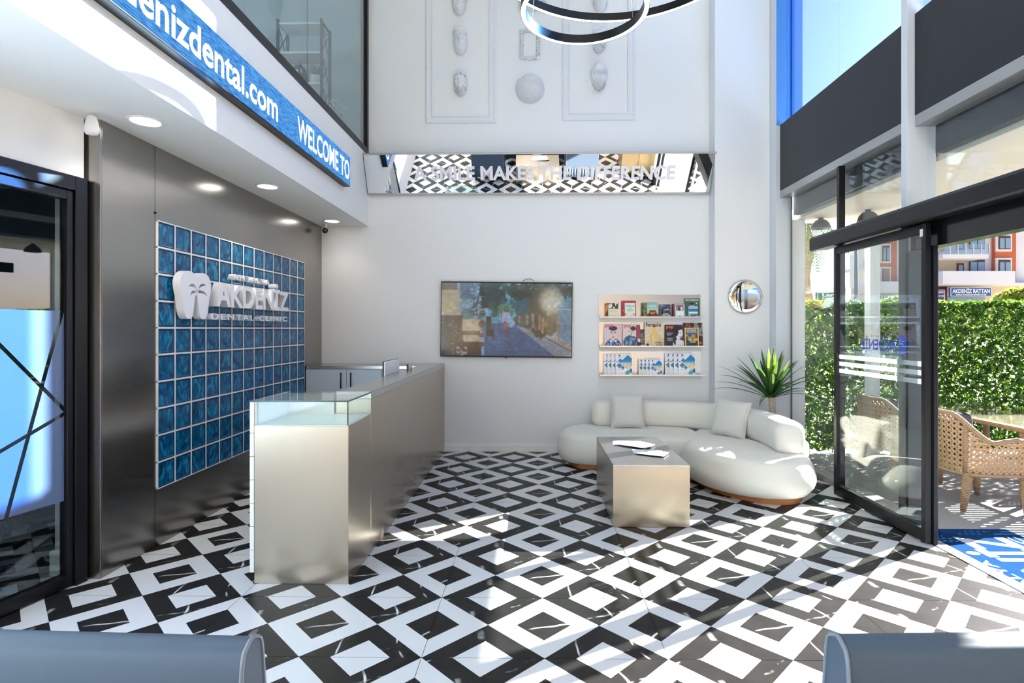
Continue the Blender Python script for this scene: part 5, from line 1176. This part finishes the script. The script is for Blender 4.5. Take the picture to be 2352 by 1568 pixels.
d = bpy.data.lights.new('mezzanine_fill_lamp', 'POINT'); d.energy = 60; d.shadow_soft_size = 0.3; d.color = (0.9, 0.96, 1.0)  # unseen lamp added to lighten the mezzanine room
t = thing('mezzanine_fill_globe', 'added unseen fill lamp in the mezzanine room', 'lamp', (-4.2, 4.6, 6.2)); MB().ball((0, 0, 0), 0.16, 16, 10).build('globe', glass('opal', (0.95, 0.95, 0.95), 0.06), t, smooth=True); MB().tube([(0, 0, 0.16), (0, 0, 0.8)], 0.004, 6).build('cord', m_black, t)
o = bpy.data.objects.new('mezzanine_fill_lamp', d); COL.objects.link(o); o.parent = t

# ================================================================ TERRACE THINGS
mt = thing('door_mat', 'blue entrance mat with white lettering outside the sliding door', 'mat', (3.37, 3.35, -0.012))
m_mat = mat('blue_mat', (0.014, 0.052, 0.145), 0.95, spec=0.0, bump=((400, 400, 400), 0.5, 0.004), vary=((60, 60, 60), 0.12))
MB().box(-0.375, 0.40, -1.0, 1.10, 0.0, 0.012).build('pile', m_mat, mt)
MB().box(-0.40, -0.375, -1.0, 1.10, 0.0, 0.014).build('edge_trim', m_alu, mt)
RM = (0, 0, R(90))
m_matw = mat('mat_white', rgb(190, 196, 204), 0.9, spec=0.0)
text('lettering', 'AKDENİZ', 0.36 / CAP, m_matw, mt, (0.22, -0.62, 0.0125), RM, bold=0.03, width=1.55)
text('lettering', 'ANTALYA', 0.065 / CAP, m_matw, mt, (-0.24, -0.25, 0.0125), RM, bold=0.02, width=0.75)
text('lettering', 'DENTAL CLINIC', 0.07 / CAP, m_matw, mt, (0.33, -0.62, 0.0125), RM, bold=0.02, width=1.55)

def rattan_mat():
    m = mat('rattan', rgb(172, 140, 106), 0.55, vary=((20, 20, 20), 0.15)); n = m.node_tree; b = n.nodes['Principled BSDF']
    tc = n.nodes.new('ShaderNodeTexCoord'); wv = n.nodes.new('ShaderNodeTexWave'); wv.bands_direction = 'Z'; wv.inputs['Scale'].default_value = 22; wv.inputs['Distortion'].default_value = 0.4
    n.links.new(tc.outputs['Object'], wv.inputs[0]); bp = n.nodes.new('ShaderNodeBump'); bp.inputs['Strength'].default_value = 0.7; bp.inputs['Distance'].default_value = 0.006
    n.links.new(wv.outputs['Fac'], bp.inputs['Height']); n.links.new(bp.outputs[0], b.inputs['Normal']); return m
m_rat = rattan_mat(); m_ratw = mat('rattan_strand', rgb(178, 144, 106), 0.5)
m_ccush = mat('charcoal_cushion', rgb(70, 76, 88), 0.9)
def rattan_chair():
    t = thing('rattan_armchair', 'x', 'armchair', (0, 0, 0), None, 'rattan armchairs on the terrace')
    plan = [(0.50, -0.31), (0.30, -0.315), (0.10, -0.31), (0.0, -0.25), (-0.05, -0.12), (-0.06, 0.0), (-0.05, 0.12), (0.0, 0.25), (0.10, 0.31), (0.30, 0.315), (0.50, 0.31)]
    P = catmull(plan, 6, closed=False); n = len(P); Ls = [0]
    for i in range(1, n): Ls.append(Ls[-1] + (P[i] - P[i - 1]).length)
    T = Ls[-1]
    def pos(s_):
        s_ = max(0, min(T, s_)); k = 0
        while k < n - 2 and Ls[k + 1] < s_: k += 1
        f = (s_ - Ls[k]) / max(1e-6, Ls[k + 1] - Ls[k]); return P[k].lerp(P[k + 1], f)
    zb = 0.34
    def zt(s_):
        q = abs(s_ / T - 0.5) * 2; return 0.865 - 0.235 * (max(0, min(1, (q - 0.18) / 0.42))) ** 1.0 * (3 - 2 * max(0, min(1, (q - 0.18) / 0.42))) * max(0, min(1, (q - 0.18) / 0.42)) + 0.03 * max(0, 1 - abs(q - .8) / .2) - 0.06 * max(0, q - .9) * 10 * .5
    def S3(s_, z): p = pos(s_); out = (Vector((p.x - 0.2, p.y)).normalized()) * (0.05 * (z - zb) / 0.5); return (p.x + out.x * .6, p.y + out.y, z)
    def ribbon(b, pts, w_):
        pts = [Vector(p) for p in pts]
        for i in range(len(pts) - 1):
            d = pts[i + 1] - pts[i]; h = Vector((d.x, d.y, 0)); nn = Vector((-d.y, d.x, 0)).normalized() if h.length > 1e-6 else Vector((1, 0, 0)); sd = d.cross(nn).normalized() * w_ / 2; o = nn * 0.003
            b.add([pts[i] - sd + o, pts[i] + sd + o, pts[i + 1] + sd + o, pts[i + 1] - sd + o, pts[i] - sd - o, pts[i] + sd - o, pts[i + 1] + sd - o, pts[i + 1] - sd - o], [(0, 1, 2, 3), (7, 6, 5, 4), (0, 3, 7, 4), (1, 5, 6, 2)])
    wv = MB(); st = 0.046
    for dirn in (1, -1):
        k = -16
        while k * st < T + 0.6:
            pts = []; 
            for q in range(0, 14):
                z = zb + q * 0.042; s_ = k * st + dirn * (z - zb) + (0.55 if dirn < 0 else 0) - (0.55 if dirn > 0 else 0) * 0
                if 0 <= s_ <= T and z <= zt(s_): pts.append(S3(s_, z))
                elif len(pts) > 1: break
            if len(pts) > 1: ribbon(wv, pts, 0.013)
            k += 1
    q = 0
    while zb + q * st < 0.87:
        z = zb + q * st; pts = []; N = 44
        for i in range(N + 1):
            s_ = T * i / N
            if z <= zt(s_): pts.append(S3(s_, z))
            else:
                if len(pts) > 1: ribbon(wv, pts, 0.010)
                pts = []
        if len(pts) > 1: ribbon(wv, pts, 0.010)
        q += 1
    w_ = wv.build('woven_panel', m_ratw, t); w_['kind'] = 'stuff'
    rim = [S3(T * i / 60, zt(T * i / 60)) for i in range(61)]; rim = [(rim[0][0] + .005, rim[0][1], zb)] + rim + [(rim[-1][0] + .005, rim[-1][1], zb)]
    MB().tube(rim, 0.021, 8).build('rim', m_rat, t, smooth=True)
    MB().tube([S3(T * i / 40, zb) for i in range(41)], 0.016, 8).build('base_rail', m_rat, t, smooth=True)
    for s_ in (0.33, 0.67): MB().tube([S3(T * s_, zb), S3(T * s_, zt(T * s_))], 0.018, 8).build('corner_post', m_rat, t, smooth=True)
    for x, y, lx in ((0.03, -0.25, -0.04), (0.03, 0.25, -0.04), (0.46, -0.29, 0.02), (0.46, 0.29, 0.02)):
        MB().tube([(x, y, zb + .01), (x + lx * .5, y, 0.18), (x + lx, y, 0.012)], [0.044, 0.034, 0.022], 12).build('leg', m_rat, t, smooth=True)
        MB().lathe([(0.02, 0), (0.021, 0.014), (0.001, 0.014)], 12).build('foot_cap', m_alu, t, loc=(x + lx, y, 0))
    puffy(catmull([(0.06, -0.22), (0.47, -0.25), (0.50, -0.20), (0.50, 0.20), (0.47, 0.25), (0.06, 0.22), (0.03, 0.16), (0.03, -0.16)], 4), 0.36, 0.44, 0.03).build('seat_cushion', mat('pale_cushion', rgb(210, 206, 204), 0.9), t, smooth=True)
    puffy(catmull([(0.0, -0.17), (0.06, -0.21), (0.09, -0.18), (0.09, 0.18), (0.06, 0.21), (0.0, 0.17)], 4), 0.44, 0.86, 0.03).build('back_cushion', m_ccush, t, smooth=True)
    return t
rc = rattan_chair(); rc.location = (3.80, 5.13, -0.012); rc.rotation_euler = (0, 0, R(-4)); rc['label'] = 'woven rattan armchair nearest the doorway on the terrace'
dup(rc, (3.74, 6.05, -0.012), R(3), 'woven rattan armchair behind the door glass near the hedge')
dup(rc, (5.75, 5.35, -0.012), R(180), 'woven rattan armchair on the far side of the terrace table')
tb = thing('terrace_table', 'rattan terrace table with a clear glass top', 'table', (4.85, 5.75, -0.012))
for x in (-0.40, 0.40):
    for y in (-0.70, 0.70): MB().tube([(x, y, 0.70), (x, y, 0.0)], [0.035, 0.026], 10).build('leg', m_rat, tb, smooth=True)
fr_ = MB(); fr_.tube([(-0.46, -0.78, 0.705), (0.46, -0.78, 0.705), (0.46, 0.78, 0.705), (-0.46, 0.78, 0.705)], 0.024, 8, closed=True); fr_.build('frame', m_rat, tb)
_b = MB()
for i in range(30): _b.box(-0.45, 0.45, -0.77 + i * 0.0525, -0.735 + i * 0.0525, 0.70, 0.708)
_b.build('woven_top', m_ratw, tb)['kind'] = 'stuff'
MB().box(-0.48, 0.48, -0.80, 0.80, 0.732, 0.740).build('glass_top', m_gcase, tb)

# ================================================================ STREET BEYOND THE HEDGE
BY = 36.0
ab = thing('apartment_building', 'white apartment block with orange brick bays across the street', 'building', at(2200, 700, BY)[:2] + (-0.06,))
OX, OY = ab.location.x, ab.location.y; OZ = -0.06
def pb(name, px0, px1, py0, py1, d0, d1, m, parent=None, bevel=0):
    """block of the building: photo bearings at the front plane, d0..d1 metres behind it (negative = proud)"""
    a = at(px0, py1, BY); c = at(px1, py0, BY)
    return MB().box(a[0] - OX, c[0] - OX, d0, d1, max(0.0, a[2] - OZ), c[2] - OZ).build(name, m, parent or ab)
m_bw = mat('building_white', rgb(244, 238, 228), 0.8, vary=((.5, .5, .5), .04)); m_bo = mat('orange_brick', rgb(214, 112, 70), 0.8, bump=((2, 2, 30), .3, .02), vary=((1, 1, 14), .08))
m_bg = mat('building_beige', rgb(216, 200, 172), 0.8); m_bf = mat('brown_frame', rgb(104, 62, 46), 0.6); m_bgl = mat('far_window_glass', rgb(150, 178, 190), 0.1)
m_sh_ = mat('roller_shutter', rgb(166, 124, 108), 0.7); m_rail = glass('balcony_glass', (0.75, 0.88, 0.86), 0.2)
pb('wall', 2126, 2420, 300, 655, 0.6, 6, m_bw); pb('ground_floor', 2006, 2420, 655, 775, 0.8, 2.8, m_bg)
pb('wall', 2005, 2126, 300, 655, 0.9, 2.9, m_bw)
pb('brick_bay', 2284, 2331, 300, 654, 0.30, 0.6, m_bo); pb('brick_bay', 2018, 2066, 300, 650, 0.55, 0.9, m_bo)
def window(px0, px1, py0, py1, d, surround=0, shutter=False):
    if surround: pb('window_surround', px0 - surround, px1 + surround, py0 - surround, py1 + surround, d - 0.10, d, m_bw)
    f = pb('window_frame', px0, px1, py0, py1, d - 0.16, d - 0.10, m_bf)
    if shutter: pb('shutter', px0 + 1, px1 - 1, py0 + 1, py1 - 1, d - 0.18, d - 0.16, m_sh_); return
    w_ = (px1 - px0); g0 = 1.6
    for k in range(2): pb('pane', px0 + g0 + k * (w_ / 2), px0 + w_ / 2 - g0 * .5 + k * (w_ / 2), py0 + 5, py1 - 1.5, d - 0.17, d - 0.16, m_bgl)
for py0, py1 in ((596, 627), (541, 571), (486, 516), (431, 461)): window(2230, 2264, py0, py1, 0.6)
for py0, py1 in ((598, 628), (543, 573), (488, 518), (433, 463)): window(2288, 2314, py0, py1, 0.30, 5)
window(2030, 2046, 563, 599, 0.55, 4); window(2030, 2046, 616, 646, 0.55, 4, True); window(2030, 2046, 510, 546, 0.55, 4)
for py0, py1 in ((604, 628), (549, 573)):
    pb('balcony_recess', 2134, 2222, py0 - 6, py1, 0.45, 0.59, m_bg); pb('balcony_door', 2200, 2215, py0, py1, 0.38, 0.45, m_bf); pb('pane', 2203, 2212, py0 + 4, py1 - 3, 0.36, 0.38, m_bgl)
for py in (600, 545, 490): pb('balcony_slab', 2126, 2226, py - 9, py, -1.2, 0.6, m_bw); pb('balcony_rail', 2130, 2226, py - 31, py - 9, -1.2, -1.16, m_rail)
for k in range(6): pb('rail_post', 2141 + 17 * k, 2142.5 + 17 * k, 568, 591, -1.22, -1.16, m_bw)
pb('parapet', 2126, 2284, 628, 657, -1.2, 0.6, m_bw); pb('parapet', 2284, 2420, 652, 657, -0.6, 0.6, m_bw); pb('parapet', 1976, 2126, 648, 674, -0.4, 0.9, m_bw)
for py in (620, 570, 520): pb('balcony_slab', 1965, 1990, py - 5, py, -0.6, 2.0, m_bw); pb('balcony_rail', 1966, 1988, py - 20, py - 5, -0.6, -0.55, m_rail)
pb('shop_glass', 2180, 2272, 681, 700, 0.7, 0.8, m_bgl); pb('shop_pillar', 2150, 2182, 657, 700, 0.6, 0.8, mat('maroon_panel', rgb(96, 36, 40), 0.6))
pb('shop_glass', 2040, 2062, 676, 700, 0.7, 0.8, m_bgl); pb('window_frame', 2010, 2032, 678, 700, 0.7, 0.8, m_bf)
def signboard(lb, px0, px1, py0, py1, Y, col, lines, nm='shop_sign'):
    a = at(px0, py1, Y); c = at(px1, py0, Y); t = thing(nm, lb, 'sign', (a[0], Y, a[2])); W, H = c[0] - a[0], c[2] - a[2]
    MB().box(0, W, 0, 0.15, 0, H).build('board', mat('sign_board', rgb(*col), 0.5), t)
    MB().ring_frame(0, W, 0, H, [(0, 0), (0, 0.03), (H * .05, 0.03), (H * .05, 0)], 0).build('border', m_paper if nm == 'shop_sign' else bpy.data.materials[m_white.name], t)
    for s_, cap, w_, x, z in lines: text('lettering', s_, cap * H / CAP, m_paper, t, (W * x, -0.01, H * z), ROT_BACK, bold=0.03, width=W * w_, extrude=0.01)
    return t
signboard('blue and white shop sign over the street shop', 2174, 2266, 661, 681, BY - 0.2, (52, 96, 168), (('AKDENİZ RATTAN', 0.44, 0.92, 0.04, 0.38), ('BAHÇE VE BALKON MOBİLYALARI', 0.14, 0.74, 0.13, 0.12)))
signboard('small purple side sign left of the blue shop sign', 2143, 2161, 666, 694, BY + 0.2, (84, 70, 140), (('AKDENİZ', 0.16, 0.86, 0.06, 0.72), ('RATTAN', 0.16, 0.86, 0.06, 0.42)))
lg = signboard('green roadside sign with white rounded lettering behind the hedge', 1873, 1936, 671, 691, 22.0, (28, 128, 92), (('Lara', 0.36, 0.56, 0.17, 0.50), ('İLAÇLAMA', 0.20, 0.62, 0.17, 0.16)), 'roadside_sign')
a = at(1915, 661, 21.9); MB().box(0, 0.36, 0, 0.2, -0.2, 0.0).build('top_panel', mat('sign_green', rgb(30, 120, 90), 0.5), lg, loc=(0.74, -0.02, 0.54))
for x in (0.2, 0.9): MB().box(x - 0.04, x + 0.04, 0.05, 0.12, -2.62, 0.0).build('post', m_dgrey, lg)
t = thing('street_lamp', 'thin grey street lamp pole behind the hedge', 'street lamp', at(1961, 700, 25)[:2] + (-0.06,))
MB().tube([(0, 0, 0), (0, 0, 7.5)], [0.09, 0.06], 10).build('pole', mat('pole_grey', rgb(110, 120, 140), 0.5), t, smooth=True); MB().tube([(0, 0, 7.4), (-0.8, 0, 7.8)], 0.04, 8).build('arm', m_alu, t); MB().box(-1.2, -0.7, -0.1, 0.1, 7.72, 7.82).build('lamp_head', m_alu, t, bevel=0.02)
# palm
PX, PY, PZ = at(1851, 700, 16); pm = thing('palm_tree', 'tall palm with a rough trunk beside the white column outside', 'palm', (PX, PY, -0.06))
HT = 4.75
MB().tube([(0.06 * math.sin(k * .7), 0, HT * k / 24) for k in range(25)], [0.125 + 0.018 * (k % 2) for k in range(25)], 10).build('trunk', mat('rough_bark', rgb(172, 152, 124), 0.9, bump=((9, 9, 14), .8, .03), vary=((8, 8, 10), .25)), pm)
m_frond = leaf_mat('palm_frond', 0.35); random.seed(2)
for k in range(16):
    a = k * 2.4; el = R(60 - 7 * k); fb = MB(); d = Vector((math.cos(a) * math.cos(el), math.sin(a) * math.cos(el), math.sin(el))); p = Vector((0, 0, HT)); sd = Vector((-math.sin(a), math.cos(a), 0)); spine = [p.copy()]
    for j in range(10):
        p = p + d * 0.17; d = (d + Vector((0, 0, -0.14))).normalized(); spine.append(p.copy())
        for s_ in (-1, 1):
            for q in (0, .5):
                b0 = p - d * .17 * q; L_ = 0.42 * math.sin(PI * min(1, (j + 1.5) / 11)) + .06; tip = b0 + sd * s_ * L_ + d * L_ * .5 + Vector((0, 0, -L_ * .35)); fb.add([b0 - d * .02, tip, b0 + d * .02], [(0, 1, 2)])
    fb.tube(spine, [0.02 * (1 - j / 12) for j in range(len(spine))], 4)
    me = fb.mesh('frond', m_frond); at_ = me.color_attributes.new('Col', 'FLOAT_COLOR', 'POINT'); at_.data.foreach_set('color', np.tile(np.append(np.array(rgb(96, 124, 70)) * random.uniform(.7, 1.2), 1).astype(np.float32), len(me.vertices))); obj('frond', me, pm)
for _m in (m_screen, m_led, m_ledw): _m.cycles.emission_sampling = 'NONE'      # large self-lit pictures: no need to sample each cell as a lamp
# shrubs behind the hedge
def shrub(lb, px, py, Y, rx, rz, cols, n):
    c = at(px, py, Y); t = thing('shrub', lb, 'shrub', (c[0], Y, -0.06), None, 'shrubs behind the hedge'); zc = c[2] + 0.06
    def bx(n_):
        v = rnd.normal(size=(n_, 3)); v /= np.linalg.norm(v, axis=1)[:, None]; v *= (0.55 + 0.45 * rnd.rand(n_))[:, None]; return v * np.array([rx, rx * .6, rz]) + np.array([0, 0, zc])
    o = leaf_cloud('foliage', n, bx, 0.07, cols, m_leaf, t); o['kind'] = 'stuff'
    b = MB()
    for k in range(4): b.tube([(0, 0, 0), (0.2 * math.cos(k * 1.6), 0.2 * math.sin(k * 1.6), zc * .6), (rx * .5 * math.cos(k * 1.6), rx * .4 * math.sin(k * 1.6), zc)], 0.02, 5)
    b.build('stems', m_bf, t)
shrub('yellow green shrub rising above the hedge at the right edge', 2345, 694, 11.5, 0.65, 0.30, [(140, 156, 62), (118, 146, 58), (158, 164, 80)], 1800)
shrub('small green shrub above the hedge behind the door glass', 2052, 698, 12, 0.3, 0.16, [(140, 164, 70), (110, 150, 60)], 500)
